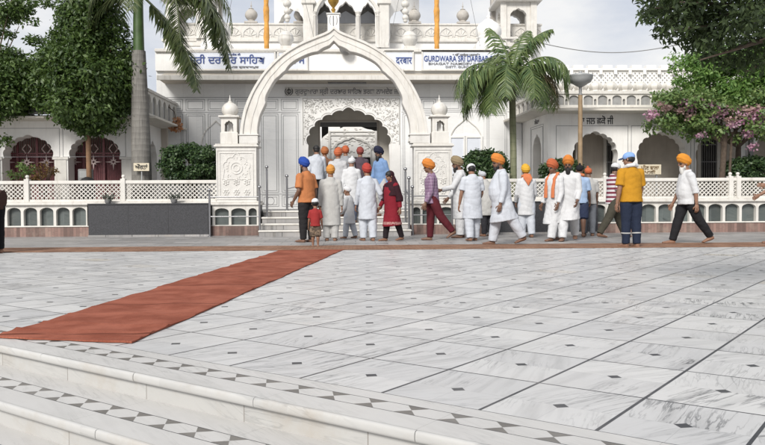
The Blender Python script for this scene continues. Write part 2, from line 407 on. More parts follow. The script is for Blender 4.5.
def arr_mesh(name, V, Fc, m, parent, smooth=False):
    """fast numpy mesh, faces all with the same number of corners"""
    off = np.array(ORG[parent.name]) if parent is not None else np.zeros(3)
    V = np.asarray(V, np.float32)-off.astype(np.float32); Fc = np.asarray(Fc, np.int32); k = Fc.shape[1]
    me = bpy.data.meshes.new(name); me.vertices.add(len(V)); me.vertices.foreach_set('co', V.ravel())
    me.loops.add(Fc.size); me.loops.foreach_set('vertex_index', Fc.ravel())
    me.polygons.add(len(Fc)); me.polygons.foreach_set('loop_start', np.arange(0, Fc.size, k, dtype=np.int32))
    me.update(calc_edges=True); me.materials.append(m)
    if smooth: me.polygons.foreach_set('use_smooth', np.ones(len(Fc), bool))
    return link(name, me, parent)

# ------------------------------------------------------------ ground
GA = R(38.137)
eM = np.array([math.cos(GA), -math.sin(GA)]); eL = np.array([math.sin(GA), math.cos(GA)])
def grid_obj(name, mb, m):
    me = mb.mesh(name); me.materials.append(m); o = bpy.data.objects.new(name, me); C.objects.link(o)
    o.rotation_euler = (0, 0, -GA); ORG[o.name] = Vector((0, 0, 0)); return struct(o)
EDGE, TREAD, RISE = 2.335, .415, .126
mb = MB(); mb.box((-400, -400, -.80), (400, 400, -.70)); struct(mb.build('ground', M_['ground']))
mb = MB(); mb.add([(-40, EDGE, 0), (40, EDGE, 0), (40, 60, 0), (-40, 60, 0)], [(0, 1, 2, 3)])
for k_ in range(1, 5):       # lower treads, flush under the risers above
    z = -RISE*k_; mb.add([(-20, EDGE-TREAD*k_, z), (20, EDGE-TREAD*k_, z), (20, EDGE-TREAD*(k_-1)+.03, z), (-20, EDGE-TREAD*(k_-1)+.03, z)], [(0, 1, 2, 3)])
z = -RISE*5; mb.add([(-20, -12, z), (20, -12, z), (20, EDGE-TREAD*4+.03, z), (-20, EDGE-TREAD*4+.03, z)], [(0, 1, 2, 3)])
grid_obj('courtyard_floor', mb, M_['court'])
rng = random.Random(3)
mbn = MB(); mbr = MB()
for k_ in range(5):
    e = EDGE-TREAD*k_; z = -RISE*k_; r = .0225
    prof = [(e+.002, z-.0005)]+[(e-r*.85*abs(math.sin(a))**.6, z-r+r*(1 if math.cos(a) > 0 else -1)*abs(math.cos(a))**.75) for a in np.linspace(.15, math.pi-.1, 10)]+[(e+.002, z-.0445), (e+.04, z-.0445), (e+.04, z-.001)]
    x = -14+k_*.31
    while x < 14:
        L = .83
        d = rng.uniform(-.0016, .0016); dz = rng.uniform(-.0012, 0)
        mbn.prism([(p+d, q+dz) for p, q in prof], 'x', x, x+L-.0035); x += L
    mbr.prism([(e+.012, z-.046), (e+.035, z-.046), (e+.035, z-RISE-.01), (e+.012, z-RISE-.01)], 'x', -20, 20)
o = grid_obj('step_nosing', mbn, M_['nosing']); o.data.polygons.foreach_set('use_smooth', [True]*len(o.data.polygons)); o.data.set_sharp_from_angle(angle=R(40))
grid_obj('step_risers', mbr, M_['riser'])
YW, YS = 18.95, 18.15       # boundary wall face, foot of the entrance steps
mb = MB(); mb.box((-40, 14.3, -.05), (40, 19.6, .004)); struct(mb.build('walkway', M_['walk']))

# red carpet and long tan mat (cloth: with thickness, ripples and a frayed edge)
def carpet_mat(name, base, alt, ribx, scale):
    k = NT(name); o = k.obj(); n = k.noise(o, 3.0, 6, .6); n2 = k.noise(o, 160, 2)
    c = k.mix(k.ramp(n, .38, .62), tuple(x*.86 for x in base), alt); c = k.mix(k.M('MULTIPLY', k.ramp(n2, .4, .75), .35), c, tuple(x*.45 for x in base))
    sp = k.n('ShaderNodeSeparateXYZ'); k.put(sp.inputs[0], o)
    rib = k.M('SINE', k.M('MULTIPLY', sp.outputs[ribx], scale))
    c = k.mix(k.M('MULTIPLY', k.ramp(rib, .2, 1), .16), c, tuple(x*.5 for x in base))
    sm = k.M('LESS_THAN', k.M('ABSOLUTE', k.M('SUBTRACT', k.M('FRACT', k.M('ADD', k.M('MULTIPLY', sp.outputs[1], .71), k.M('MULTIPLY', k.noise(o, 1.5, 2), .06))), .5)), .011)
    c = k.mix(k.M('MULTIPLY', sm, .75 if ribx else 0.0), c, tuple(x*.35 for x in base))
    k.put(k.b.inputs['Base Color'], c); k.b.inputs['Roughness'].default_value = .95; k.b.inputs['Specular IOR Level'].default_value = .1
    k.bump(k.M('ADD', n2, rib), .4, .004); return k.m
def cloth_strip(name, quad, nu, nv, m, wig, thick=.008, z0=.004, crease=()):
    """quad: near-left, near-right, far-right, far-left ground points; a grid with uneven edges and low ripples"""
    A, B, Cc, D = [np.array(p[:2]) for p in quad]; V = []; F = []
    def wob(t, s): return wig*(math.sin(t*23+s)+.6*math.sin(t*57+2*s)+.4*math.sin(t*131+3*s))
    for lay in (0, 1):
        for j in range(nv+1):
            t = j/nv
            for i in range(nu+1):
                s_ = i/nu; L = A+(D-A)*t; Rr = B+(Cc-B)*t; n = (Rr-L)/np.linalg.norm(Rr-L)
                p = L+n*wob(t, 1.3)+((Rr+n*wob(t, 4.2))-(L+n*wob(t, 1.3)))*s_
                dirv = (D-A)/np.linalg.norm(D-A); p = p+dirv*wob(s_*.6+t*.2, 7)*.8*(1 if j in (0, nv) else 0)
                z = z0+(thick if lay else 0)
                if lay:
                    z += .004*(math.sin(t*61+s_*3)+math.sin(t*37-s_*5))*.5+.003*math.sin(s_*9+t*80)
                    for ct, ch, cw, sk in crease: z += ch*math.exp(-((t-ct-sk*s_)/cw)**2)
                V.append((p[0], p[1], max(z, z0+.002) if lay else z0))
    w = nu+1; top = w*(nv+1)
    for j in range(nv):
        for i in range(nu):
            a = j*w+i; F.append((top+a, top+a+1, top+a+w+1, top+a+w)); F.append((a, a+w, a+w+1, a+1))
    for j in range(nv):
        a = j*w; F.append((a, top+a, top+a+w, a+w)); a = j*w+nu; F.append((a, a+w, top+a+w, top+a))
    for i in range(nu):
        F.append((i, i+1, top+i+1, top+i)); a = nv*w+i; F.append((a, top+a, top+a+1, a+1))
    me = bpy.data.meshes.new(name); me.from_pydata(V, [], F); me.materials.append(m); me.polygons.foreach_set('use_smooth', [True]*len(F)); me.set_sharp_from_angle(angle=R(50))
    return link(name, me)
red = carpet_mat('red_coir_carpet', hexc(142, 81, 64), hexc(160, 98, 80), 1, 700)
o = cloth_strip('carpet', (gnd(-7, 338.5), gnd(132, 344), gnd(346, 249), gnd(283, 250)), 18, 300, red, .006, crease=((.012, .008, .003, .004), (.03, .012, .0035, .008), (.07, .009, .003, -.004), (.115, .006, .003, .012), (.16, .004, .004, .01), (.32, .007, .004, -.01), (.47, .006, .003, .01), (.62, .010, .004, .02), (.8, .010, .004, .01)))
tag(o, 'long red carpet running diagonally across the marble courtyard', 'carpet')
tan = carpet_mat('tan_coir_mat', (.22, .125, .085), (.29, .175, .12), 0, 90)
o = cloth_strip('floor_mat', ((-16, 13.12), (17, 13.12), (17, 14.28), (-16, 14.28)), 10, 8, tan, .004, thick=.012)
tag(o, 'tan woven mat strip laid straight in front of the temple wall', 'mat')
# swap axes so the strip's uneven edges lie along its length
# ------------------------------------------------------------ boundary walls
def ball_post(mb, x, z0, z1, y0, y1, w=.055):
    mb.box((x-w, y0, z0), (x+w, y1, z1), bev=.006)
    mb.lathe([(.045, 0), (.032, .01), (.026, .022), (.042, .038), (.048, .06), (.040, .085), (.018, .10), (0, .102)], (x, (y0+y1)/2, z1), 12)
def boundary(x0, x1, label, posts, arcade_from, arcade_to, top=1.36):
    t = thing('boundary_wall', label, 'wall', ((x0+x1)/2, YW+.1, 0), 'lattice boundary walls')
    y0, y1 = YW, YW+.22
    mb = MB()                                   # solid core + ledge + cap
    mb.box((x0, y0+.115, .24), (x1, y1-.03, .80)); mb.build('wall_core', M_['slate'], t)
    mb = MB(); mb.box((x0, y0+.0, .004), (x1, y1-.02, .236)); mb.build('sandstone_base', M_['brick'], t)
    mb = MB(); mb.box((x0, y0-.07, .765), (x1, y1, .825), bev=.012); mb.box((x0, y0-.03, .825), (x1, y1-.02, .86), bev=.008); mb.box((x0, y0-.02, .236), (x1, y0+.1, .262), bev=.006)
    mb.build('ledge', M_['white2'], t)
    # arcade of round-headed panels, one pierced plate
    n = max(1, round((arcade_to-arcade_from)/.41)); p = (arcade_to-arcade_from)/n; outs = [rect(arcade_from, .262, arcade_to, .765)]
    for i in range(n):
        c = arcade_from+p*(i+.5); hw = p/2-.032
        pts = [(c-hw, .27)]+[(c-hw*math.cos(a), .61+.10*math.sin(a)) for a in np.linspace(0, math.pi, 12)]+[(c+hw, .27)]
        outs.append(pts)
    mb = MB(); plate(mb, outs, y0, .112); mb.build('arcade', M_['white2'], t)
    # pierced lattice between the posts
    mb = MB(); zb, zt = .905, 1.275; mb.box((x0, y0+.045, 1.275), (x1, y0+.165, top), bev=.012); mb.box((x0, y0+.05, .862), (x1, y0+.16, .905))
    mb.build('rail', M_['white2'], t)
    mb = MB(); step = .105; h = zt-zb; k = 0
    x = x0-h
    while x < x1:
        for sgn, yo in ((1, 0), (-1, .004)):
            a, b = (x, zb), (x+h, zt)
            if sgn < 0: a, b = (x+h, zb), (x, zt)
            def clip(px):
                return min(max(px, x0), x1)
            ax, bx = a[0], b[0]
            if max(ax, bx) <= x0 or min(ax, bx) >= x1: continue
            def zz(px): return a[1]+(b[1]-a[1])*(px-ax)/(bx-ax)
            c0, c1 = clip(ax), clip(bx); w = .025
            q = [(c0, zz(c0)-w), (c1, zz(c1)-w), (c1, zz(c1)+w), (c0, zz(c0)+w)]
            q = [(px, min(max(pz, zb), zt)) for px, pz in q]
            if c0 > c1: q = q[::-1]
            mb.prism(q, 'y', y0+.075+yo, y0+.12+yo)
        x += step
    # rings at crossings give the rounded holes of the photo
    mb.build('lattice', M_['white2'], t)
    for px in posts:
        mb = MB(); ball_post(mb, px, .86, 1.40, y0+.02, y0+.18); mb.build('post', M_['white2'], t, True)
    return t
lx = [Xp(q, YW) for q in (26, 122.5, 213)]
pl0, pl1 = Xp(217, YW), Xp(257, YW); pr0, pr1 = Xp(414, YW), Xp(452, YW)
boundary(Xp(-60, YW), pl0-.02, 'white lattice boundary wall standing behind the long dark granite block without a sign', [Xp(-52, YW)]+lx[:2], Xp(-60, YW), Xp(87, YW))['label'] = 'white lattice wall running from the arch to the photo edge in front of grilled arches'
rx = [Xp(q, YW) for q in (455, 606, 733, 737.5)]
boundary(pr1+.02, Xp(840, YW), 'white lattice wall with round-headed stone panels in front of the open arches', [rx[0], rx[1], rx[2]-.03, rx[3]+.05], Xp(590, YW), Xp(840, YW))
# plinths under the arch piers: three arches and a sandstone foot each
def granite(x0, x1, z1, label):
    t = thing('granite_block', label, 'block', ((x0+x1)/2, YW-.3, 0), 'dark granite blocks along the wall')
    n = max(2, round((x1-x0)/.95)); mb = MB(); y0 = YW-.36
    for i in range(n):
        a = x0+(x1-x0)*i/n; b = x0+(x1-x0)*(i+1)/n; mb.box((a+.0015, y0, .004), (b-.0015, YW-.075, z1-.03), bev=.003)
    mb.build('cladding', M_['granite'], t)
    mb = MB(); mb.box((x0-.015, y0-.02, z1-.03), (x1+.015, YW-.072, z1), bev=.006); mb.build('top_slab', M_['granite'], t)
    mb = MB(); mb.box((x0-.01, y0-.012, .004), (x1+.01, y0, .05)); mb.build('skirting', M_['walk'], t)
granite(Xp(88, YW-.36), Xp(208, YW-.36), .80, 'long dark granite block against the wall left of the arch')
granite(Xp(484, YW-.36), Xp(598, YW-.36), .80, 'long dark granite block behind the white-clothed group')

# ------------------------------------------------------------ gateway arch
g = thing('gateway_arch', 'white marble gateway arch with pointed crown on two carved piers', 'arch', (Xp(334, YW), YW+.2, 0))
GY0, GY1 = YW-.10, YW+.55
for s, (a, b) in enumerate(((pl0, pl1), (pr0, pr1))):
    w = b-a; m_ = (a+b)/2
    ext0, ext1 = a-.10, b+.06
    mb = MB(); mb.box((ext0, GY0+.115, .24), (ext1, GY1, .74)); pb = mb.build('plinth', M_['slate'], g)
    mb = MB(); mb.box((ext0, GY0, .004), (ext1, GY1, .236)); mb.build('plinth_foot', M_['brick'], g)
    outs = [rect(ext0, .242, ext1, .74)]; n = 3; ws = [.34, .36, .20] if s == 0 else [.20, .36, .34]; tot = sum(ws)+.0; gap = ((ext1-ext0)-tot)/4; x = ext0+gap
    for q in ws:
        hw = q/2; c = x+hw
        outs.append([(c-hw, .265)]+[(c-hw*math.cos(u), .585+.085*math.sin(u)) for u in np.linspace(0, math.pi, 12)]+[(c+hw, .265)]); x += q+gap
    mb = MB(); plate(mb, outs, GY0, .112); mb.build('plinth_arcade', M_['white2'], g)
    mb = MB(); mb.box((ext0-.05, GY0-.05, .742), (ext1+.05, GY1+.03, .80), bev=.012); mb.box((ext0-.02, GY0-.02, .80), (ext1+.02, GY1, .84), bev=.01); mb.build('plinth_ledge', M_['white2'], g)
    zt = Zp(147, YW, 235)
    mb = MB(); mb.box((a, GY0+.05, .84), (b, GY1-.05, zt)); pier = mb.build('pier', M_['carved'], g)
    # carved relief: raised frame, a large roundel and flower scrolls
    mb = MB(); f = .045
    for q0, q1 in ((.0, .03), (.075, .095)):
        plate(mb, [rect(a+q0, .88+q0, b-q0, zt-.06-q0), rect(a+q1, .88+q1, b-q1, zt-.06-q1)], GY0+.035, .03)
    cz = .84+(zt-.84)*.52
    def ring(cx, cz, r, w): plate(mb, [[(cx+r*math.cos(t), cz+r*math.sin(t)) for t in np.linspace(0, 2*math.pi, 28)[:-1]], [(cx+(r-w)*math.cos(t), cz+(r-w)*math.sin(t)) for t in np.linspace(0, 2*math.pi, 28)[:-1]]], GY0+.036, .02)
    ring(m_, cz+.12, .15, .022); ring(m_, cz+.12, .085, .02)
    ap = arch(m_, w*.36, cz-.16, cz+.1, cz+.5, 5, .12, .06, 8); plate(mb, [ap, [(m_+(p-m_)*.92, cz-.16+(q-cz+.16)*.95+.006) for p, q in ap]], GY0+.037, .02)
    for rr in range(2):
        for sx in (-1, 0, 1):
            cx = m_+sx*w*.26; c2 = .84+.22+rr*.24
            for k_ in range(6):
                th = k_*math.pi/3+rr*.4; mb.ell((cx+.055*math.cos(th), GY0+.045, c2+.055*math.sin(th)), (.028, .014, .028), 8, 5)
            mb.ell((cx, GY0+.045, c2), (.022, .02, .022), 8, 5)
    rng = random.Random(s+4)
    for k_ in range(46):
        th = rng.uniform(0, 6.28); r = rng.uniform(.19, .30); px, pz = m_+r*math.cos(th), cz+.12+r*math.sin(th)*1.15
        if abs(px-m_) < w/2-.11: mb.ell((px, GY0+.047, pz), (.016, .010, .016), 6, 4)
    rel = mb.build('relief', M_['carved'], pier, True)
    mb = MB(); mb.box((a-.05, GY0, zt), (b+.05, GY1, zt+.045), bev=.01); mb.box((a-.02, GY0+.02, zt+.045), (b+.02, GY1-.02, zt+.075), bev=.008); mb.build('cornice', M_['white2'], g)
    # arch foot block on the inner side, little domed kiosk on the outer side
    zf = zt+.075
    ix0, ix1 = (Xp(239.5, YW, 140), Xp(258, YW, 140)) if s == 0 else (Xp(410, YW, 140), Xp(429, YW, 140))
    mb = MB(); mb.box((ix0, GY0+.04, zf), (ix1, GY0+.46, zf+.20), bev=.012); mb.box((ix0-.02, GY0+.02, zf+.20), (ix1+.02, GY0+.48, zf+.235), bev=.008); mb.build('foot_block', M_['carved'], g)
    kx = Xp(229, YW, 120) if s == 0 else Xp(440, YW, 120); ky = GY0+.27; hw = .19
    mb = MB(); mb.box((kx-hw-.02, ky-hw-.02, zf), (kx+hw+.02, ky+hw+.02, zf+.28), bev=.01)
    outs = [rect(kx-hw, zf+.28, kx+hw, zf+.64), arch(kx, .11, zf+.30, zf+.44, zf+.57, 5, .1, .02, 6)]
    for yy in (ky-hw, ky+hw-.05): plate(mb, outs, yy, .05)
    for xx in (kx-hw, kx+hw-.06): mb.box((xx, ky-hw+.05, zf+.28), (xx+.06, ky+hw-.05, zf+.64))
    kb = mb.build('kiosk', M_['white2'], g)
    mb = MB(); mb.box((kx-hw-.06, ky-hw-.06, zf+.64), (kx+hw+.06, ky+hw+.06, zf+.685), bev=.012)
    mb.lathe([(.15, .685), (.165, .70), (.15, .715), (.185, .76), (.205, .83), (.19, .91), (.14, .98), (.07, 1.02), (.05, 1.03), (.055, 1.05), (.02, 1.07), (.03, 1.10), (.012, 1.13), (.006, 1.2), (0, 1.21)], (kx, ky, zf), 20, 10, .02)
    mb.build('kiosk_dome', M_['white2'], kb, True)
    mb = MB(); mb.box((kx-.05, ky+.02, zf+.28), (kx+.05, ky+.10, zf+.50)); mb.lathe([(.045, 0), (.05, .04), (.02, .1), (0, .12)], (kx, ky+.05, zf+.5), 10); mb.build('kiosk_lamp', M_['white'], kb, True)
# the arch itself
AY = YW+.02
outer = [(240.5, 141), (241, 128), (244, 112), (249, 98), (257, 83), (268, 68), (283, 54), (300, 43.5), (314, 37.5), (324, 33.5), (330, 30.5), (333.8, 27)]
inner = [(256.5, 141), (257, 128), (259, 117), (262.5, 107), (264, 98), (269.5, 87.5), (274, 80), (279, 75), (283.5, 69), (293, 61), (303, 55.5), (312, 51.5), (320, 48), (329, 45), (333.8, 40)]
def mir(P, c=333.9): return P+[(2*c-x, y) for x, y in reversed(P[:-1])]
def toXZ(P): return [Q(x, y, AY) for x, y in P]
so = smooth_pts(outer[:-1], 5)+[outer[-1]]; si = []
base_in = smooth_pts(inner[:-1], 8)+[inner[-1]]
si = base_in
OUT = toXZ(mir(so)); INN = toXZ(mir(si))
def cusped(P, n, d):
    # scallops hung from the inner curve
    P = [Vector((a, b)) for a, b in P]; L = [0]
    for i in range(1, len(P)): L.append(L[-1]+(P[i]-P[i-1]).length)
    T = L[-1]; out = []
    for k_ in range(161):
        s_ = T*k_/160; i = max(j for j in range(len(L)) if L[j] <= s_+1e-9); i = min(i, len(P)-2)
        t = (s_-L[i])/max(1e-9, L[i+1]-L[i]); p = P[i].lerp(P[i+1], t); tg = (P[i+1]-P[i]).normalized(); nn = Vector((tg.y, -tg.x))
        a = abs(math.sin(math.pi*n*s_/T)); out.append(tuple(p+nn*(d*(1-a)**2.2)))
    return out
INC = cusped(INN, 7, .05)
mb = MB(); plate(mb, [OUT+INC[::-1]], AY, .34, bevel=.012); band = mb.build('arch_band', M_['white2'], g, True)
def inset(P, Pi, t): 
    return [(a[0]+(b[0]-a[0])*t, a[1]+(b[1]-a[1])*t) for a, b in zip(P, Pi)]
def resample(P, n):
    P = [Vector(p) for p in P]; L = [0]
    for i in range(1, len(P)): L.append(L[-1]+(P[i]-P[i-1]).length)
    out = []
    for k_ in range(n+1):
        s_ = L[-1]*k_/n; i = 0
        while i < len(P)-2 and L[i+1] < s_: i += 1
        out.append(tuple(P[i].lerp(P[i+1], min(1, (s_-L[i])/max(1e-9, L[i+1]-L[i])))))
    return out
ro, ri = resample(OUT, 120), resample(INN, 120)
for nm, t0, t1, pr in (('outer_moulding', -.02, .14, .045), ('middle_moulding', .52, .62, .02)):
    mb = MB(); a, b = inset(ro, ri, t0), inset(ro, ri, t1); plate(mb, [a+b[::-1]], AY-pr, pr+.02, bevel=.006); mb.build(nm, M_['white2'], band, True)

# ------------------------------------------------------------ entrance steps and hand rails
es = thing('entrance_steps', 'white marble steps leading up to the temple doorway', 'steps', (Xp(335, YS), YS, 0))
sx0, sx1 = Xp(258.5, YS), Xp(411, YS)
for k_ in range(4):
    y = YS+.32*k_; mb = MB(); mb.box((sx0, y+.025, .15*k_+.004), (sx1, 19.5, .15*(k_+1)-.042)); rr = mb.build('riser', M_['walk'], es)
    mb = MB(); mb.box((sx0-.015, y, .15*(k_+1)-.042), (sx1+.015, (y+.345 if k_ < 3 else 19.5), .15*(k_+1)), bev=.012); mb.build('tread', M_['white2'], es)
mb = MB(); mb.box((Xp(150, 19.5), 19.5, .02), (Xp(560, 19.5), 23.6, .598)); struct(mb.build('terrace', M_['walk']))
def rail(label, posts, bars, balls):
    t = thing('hand_rail', label, 'railing', posts[0][:3], 'steel hand rails by the entrance steps')
    for (x, y, z0, z1) in posts:
        mb = MB(); mb.tube([(x, y, z0), (x, y, z1)], .026, 12); mb.lathe([(.055, 0), (.055, .012), (.03, .02)], (x, y, z0), 14)
        o = mb.build('post', M_['steel'], t, True)
        mb = MB(); mb.lathe([(.028, 0), (.03, .01), (.016, .022), (.016, .035)], (x, y, z1), 12); mb.ell((x, y, z1+.075), (.044, .044, .044), 14, 9); mb.build('ball_cap', M_['steel'], o, True)
    for a, b in bars:
        mb = MB(); mb.tube([a, b], .015, 10); mb.build('bar', M_['steel'], t, True)
def post_at(px, Y, z0, ytop): x = Xp(px, Y); return (x, Y, z0, Zp(ytop, Y, px)-.1)
yA = YW-.62
A, B = post_at(209.5, yA, .004, 189), post_at(259.5, yA, .004, 186)
rail('low steel hand rail in front of the arched panels left of the steps', [A, B], [((A[0], yA, z), (B[0], yA, z)) for z in (Zp(197, yA, 235), Zp(216.5, yA, 235))], 1)
A, B = post_at(267, 18.97, .45, 166), post_at(287, 19.3, .6, 175)
rail('steel hand rail of two posts on the upper steps beside the orange shirted man', [A, B], [((B[0], B[1], z), (B[0]+.55, B[1]+.1, z+.13)) for z in (.72+.2, .72+.42)], 1)
A, B = post_at(412.5, yA, .004, 186), post_at(452, yA, .004, 190)
rail('low steel hand rail behind the man in maroon trousers', [A, B], [((A[0], yA, z), (B[0], yA, z)) for z in (Zp(196, yA, 430), Zp(215, yA, 430))]+[((A[0]-.03, yA, .75), (A[0]-.03, yA, .76))], 1)
A, B = post_at(405.5, 18.6, .3, 168), post_at(409, 18.3, .15, 177)
rail('pair of slim steel rail posts behind the woman in red', [A, B], [((A[0], A[1], 1.1), (B[0], B[1], .95))], 1)

M_['scroll'] = mat('scroll_stone', (.34, .33, .31), .6, .15)
# ------------------------------------------------------------ main temple front
YF = 23.5
tb = thing('temple_building', 'white marble temple front with carved doorway under a deep cornice', 'temple', (Xp(349, YF), YF+1, 0))
zroof = Zp(49, YF, 349); zch = Zp(79.5, YF-.7, 349)     # roof edge, underside line of the cornice
bx0, bx1 = Xp(158, YF), Xp(530, YF)
dx0, dx1 = Xp(303, YF), Xp(400.5, YF); dzt = Zp(97.5, YF, 350)
ox = (Xp(306.5, YF)+Xp(391.5, YF))/2; ohw = (Xp(391.5, YF)-Xp(306.5, YF))/2; zs = Zp(145, YF); za = Zp(107, YF)
mb = MB(); plate(mb, [[(bx0, .6), (dx0, .6), (dx0, dzt), (dx1, dzt), (dx1, .6), (bx1, .6), (bx1, zroof), (bx0, zroof)]], YF, .35); mb.build('facade', M_['clad'], tb)
# doorway: carved cusped spandrel, porch, inner wall
op = arch(ox, ohw, .6, zs, za, 11, .055, .10, 7)
mb = MB(); plate(mb, [[(dx0, .6)]+op+[(dx1, .6), (dx1, dzt), (dx0, dzt)]], YF-.03, .16); sp_ = mb.build('doorway_arch', M_['white'], tb)
mb = MB(); rng = random.Random(5)
def inside_spandrel(x, z):
    if not (dx0+.05 < x < dx1-.05 and z < dzt-.05): return False
    t = (x-ox)/(ohw*1.02)
    if abs(t) >= 1: return z < dzt-.05 and z > zs+.05
    return z > zs+(za-zs-.05)*math.sqrt(max(0, 1-t*t))+.10
n_ = 0
for k_ in range(4000):
    x, z = rng.uniform(dx0, dx1), rng.uniform(zs-.2, dzt)
    if not inside_spandrel(x, z): continue
    th = rng.uniform(0, 3.14); l = rng.uniform(.02, .045); ax = (Vector((math.cos(th), 0, math.sin(th))), Vector((0, 1, 0)), Vector((-math.sin(th), 0, math.cos(th))))
    mb.ell((x, YF-.03, z), (l, .009, .010), 7, 4, ax); n_ += 1
    if n_ > 520: break
for sx in (-1, 1):
    cx, cz = ox+sx*(ohw*.93-.02), dzt-.17
    for r in (.115, .07): plate(mb, [[(cx+r*math.cos(t), cz+r*math.sin(t)) for t in np.linspace(0, 6.283, 21)[:-1]], [(cx+(r-.014)*math.cos(t), cz+(r-.014)*math.sin(t)) for t in np.linspace(0, 6.283, 21)[:-1]]], YF-.036, .01)
ins = [(ox+(p-ox)*1.035, .6+(q-.6)*1.012) for p, q in op[1:-1]]
plate(mb, [[(p, q+.02) for p, q in ins]+[(p, q) for p, q in reversed(ins)]], YF-.036, .01)
plate(mb, [[(dx0+.015, zs), (dx0+.035, zs), (dx0+.035, dzt-.035), (dx1-.035, dzt-.035), (dx1-.035, zs), (dx1-.015, zs), (dx1-.015, dzt-.015), (dx0+.015, dzt-.015)]], YF-.036, .01)
mb.build('scroll_carving', M_['scroll'], sp_, True)
YP = YF+1.3; ix0, ix1 = Xp(320.5, YP), Xp(377.5, YP); izt = Zp(121.5, YP, 349)
mb = MB(); plate(mb, [[(dx0-.5, .6), (ix0, .6), (ix0, izt), (ix1, izt), (ix1, .6), (dx1+.5, .6), (dx1+.5, zroof-.4), (dx0-.5, zroof-.4)]], YP, .22); mb.build('porch_wall', M_['cream'], tb)
mb = MB(); mb.box((dx0-.5, YF+.36, .6), (dx0-.35, YP-.002, zroof-.5)); mb.box((dx1+.35, YF+.36, .6), (dx1+.5, YP-.002, zroof-.5)); mb.box((dx0-.5, YF+.36, za+.25), (dx1+.5, YP-.002, za+.35)); mb.build('porch_lining', M_['cream'], tb)
mb = MB(); w_ = .05; plate(mb, [[(ix0-w_, .6), (ix0-w_, izt+w_), (ix1+w_, izt+w_), (ix1+w_, .6), (ix1, .6), (ix1, izt), (ix0, izt), (ix0, .6)]], YP-.025, .05); mb.build('door_frame', M_['inner'], tb)
# passage beyond the door: roof and sides, its shade put into their near-black colour
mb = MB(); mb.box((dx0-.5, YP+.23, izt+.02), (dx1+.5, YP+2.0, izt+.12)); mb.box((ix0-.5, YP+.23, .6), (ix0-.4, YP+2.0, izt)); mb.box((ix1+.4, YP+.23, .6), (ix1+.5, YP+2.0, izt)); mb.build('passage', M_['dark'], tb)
# inscription band
iz0, iz1 = Zp(96, YF), Zp(87, YF)
mb = MB(); mb.box((Xp(286, YF), YF-.025, iz0), (Xp(411, YF), YF-.002, iz1)); ib = mb.build('inscription_band', M_['carved'], tb)
mb = MB(); text(mb, 'ਗੁਰਦੁਆਰਾ ਸ੍ਰੀ ਦਰਬਾਰ ਸਾਿਹਬ ਭਗਤ ਨਾਮਦੇਵ ਜੀ', (Xp(296, YF)+Xp(400, YF))/2, YF-.03, iz0+.06, .21, Xp(400, YF)-Xp(296, YF)); mb.build('inscription', M_['greytext'], ib)
def khanda(mb, x, Y, z, s):
    ring = lambda r0, r1, a0, a1, cx=0, cz=0: [(x+cx+r0*math.cos(t), z+cz+r0*math.sin(t)) for t in np.linspace(a0, a1, 20)]+[(x+cx+r1*math.cos(t), z+cz+r1*math.sin(t)) for t in np.linspace(a1, a0, 20)]
    plate(mb, [[(x+.30*s*math.cos(t), z+.30*s*math.sin(t)) for t in np.linspace(0, 6.283, 25)[:-1]], [(x+.20*s*math.cos(t), z+.20*s*math.sin(t)) for t in np.linspace(0, 6.283, 25)[:-1]]], Y, .008)
    plate(mb, [[(x-.05*s, z-.42*s), (x+.05*s, z-.42*s), (x+.05*s, z+.3*s), (x, z+.56*s), (x-.05*s, z+.3*s)]], Y-.009, .008)
    for q in (-1, 1):
        plate(mb, [[(x+q*(.52*math.cos(t))*s, z+.52*s*math.sin(t)) for t in np.linspace(-1.35, .75, 16)]+[(x+q*(.40*math.cos(t)+.02)*s, z+.44*s*math.sin(t)) for t in np.linspace(.75, -1.35, 16)]], Y-.018, .008)
mb = MB(); khanda(mb, Xp(290, YF), YF-.045, (iz0+iz1)/2, .24); mb.build('khanda_emblem', M_['black'], ib)
mb = MB(); khanda(mb, Xp(405, YF), YF-.045, (iz0+iz1)/2, .24); mb.build('khanda_emblem', M_['black'], ib)
# incised panelling: double grey outlines on the marble
mb = MB()
def outline(a, b, c, d, Y=YF, w=.012, gap=.055, two=True):
    for i in range(2 if two else 1):
        o_ = i*gap; plate(mb, [rect(a+o_, c+o_, b-o_, d-o_), rect(a+o_+w, c+o_+w, b-o_-w, d-o_-w)], Y-.006, .012)
cols = [(163, 184), (187, 206), (209, 233), (236, 259), (262, 279), (282, 299), (403, 419), (422, 436), (439, 461), (464, 484), (487, 507), (510, 524)]
def frame_part(a, b, c, d):
    global mb
    mb = MB(); outline(a, b, c, d); mb.build('wall_panel', M_['line'], tb)
for a, b in cols:
    X0, X1 = Xp(a, YF), Xp(b, YF)
    frame_part(X0, X1, Zp(110.5, YF), Zp(99, YF))
    if not (439 <= a <= 470): frame_part(X0, X1, Zp(192, YF), Zp(113.5, YF))
    frame_part(X0, X1, Zp(206, YF), Zp(194.5, YF))
    cx, cz, r = (X0+X1)/2, Zp(200.3, YF), .12
    mb = MB(); plate(mb, [[(cx+r*math.cos(t), cz+r*math.sin(t)) for t in np.linspace(0, 6.283, 21)[:-1]], [(cx+(r-.012)*math.cos(t), cz+(r-.012)*math.sin(t)) for t in np.linspace(0, 6.283, 21)[:-1]]], YF-.006, .012); mb.build('roundel', M_['line'], tb)
for z in (97.3, 112, 193.5):
    for a, b in ((160, 301), (402, 527)): mb = MB(); mb.box((Xp(a, YF), YF-.008, Zp(z, YF)-.006), (Xp(b, YF), YF-.001, Zp(z, YF)+.006)); mb.build('string_course', M_['line'], tb)
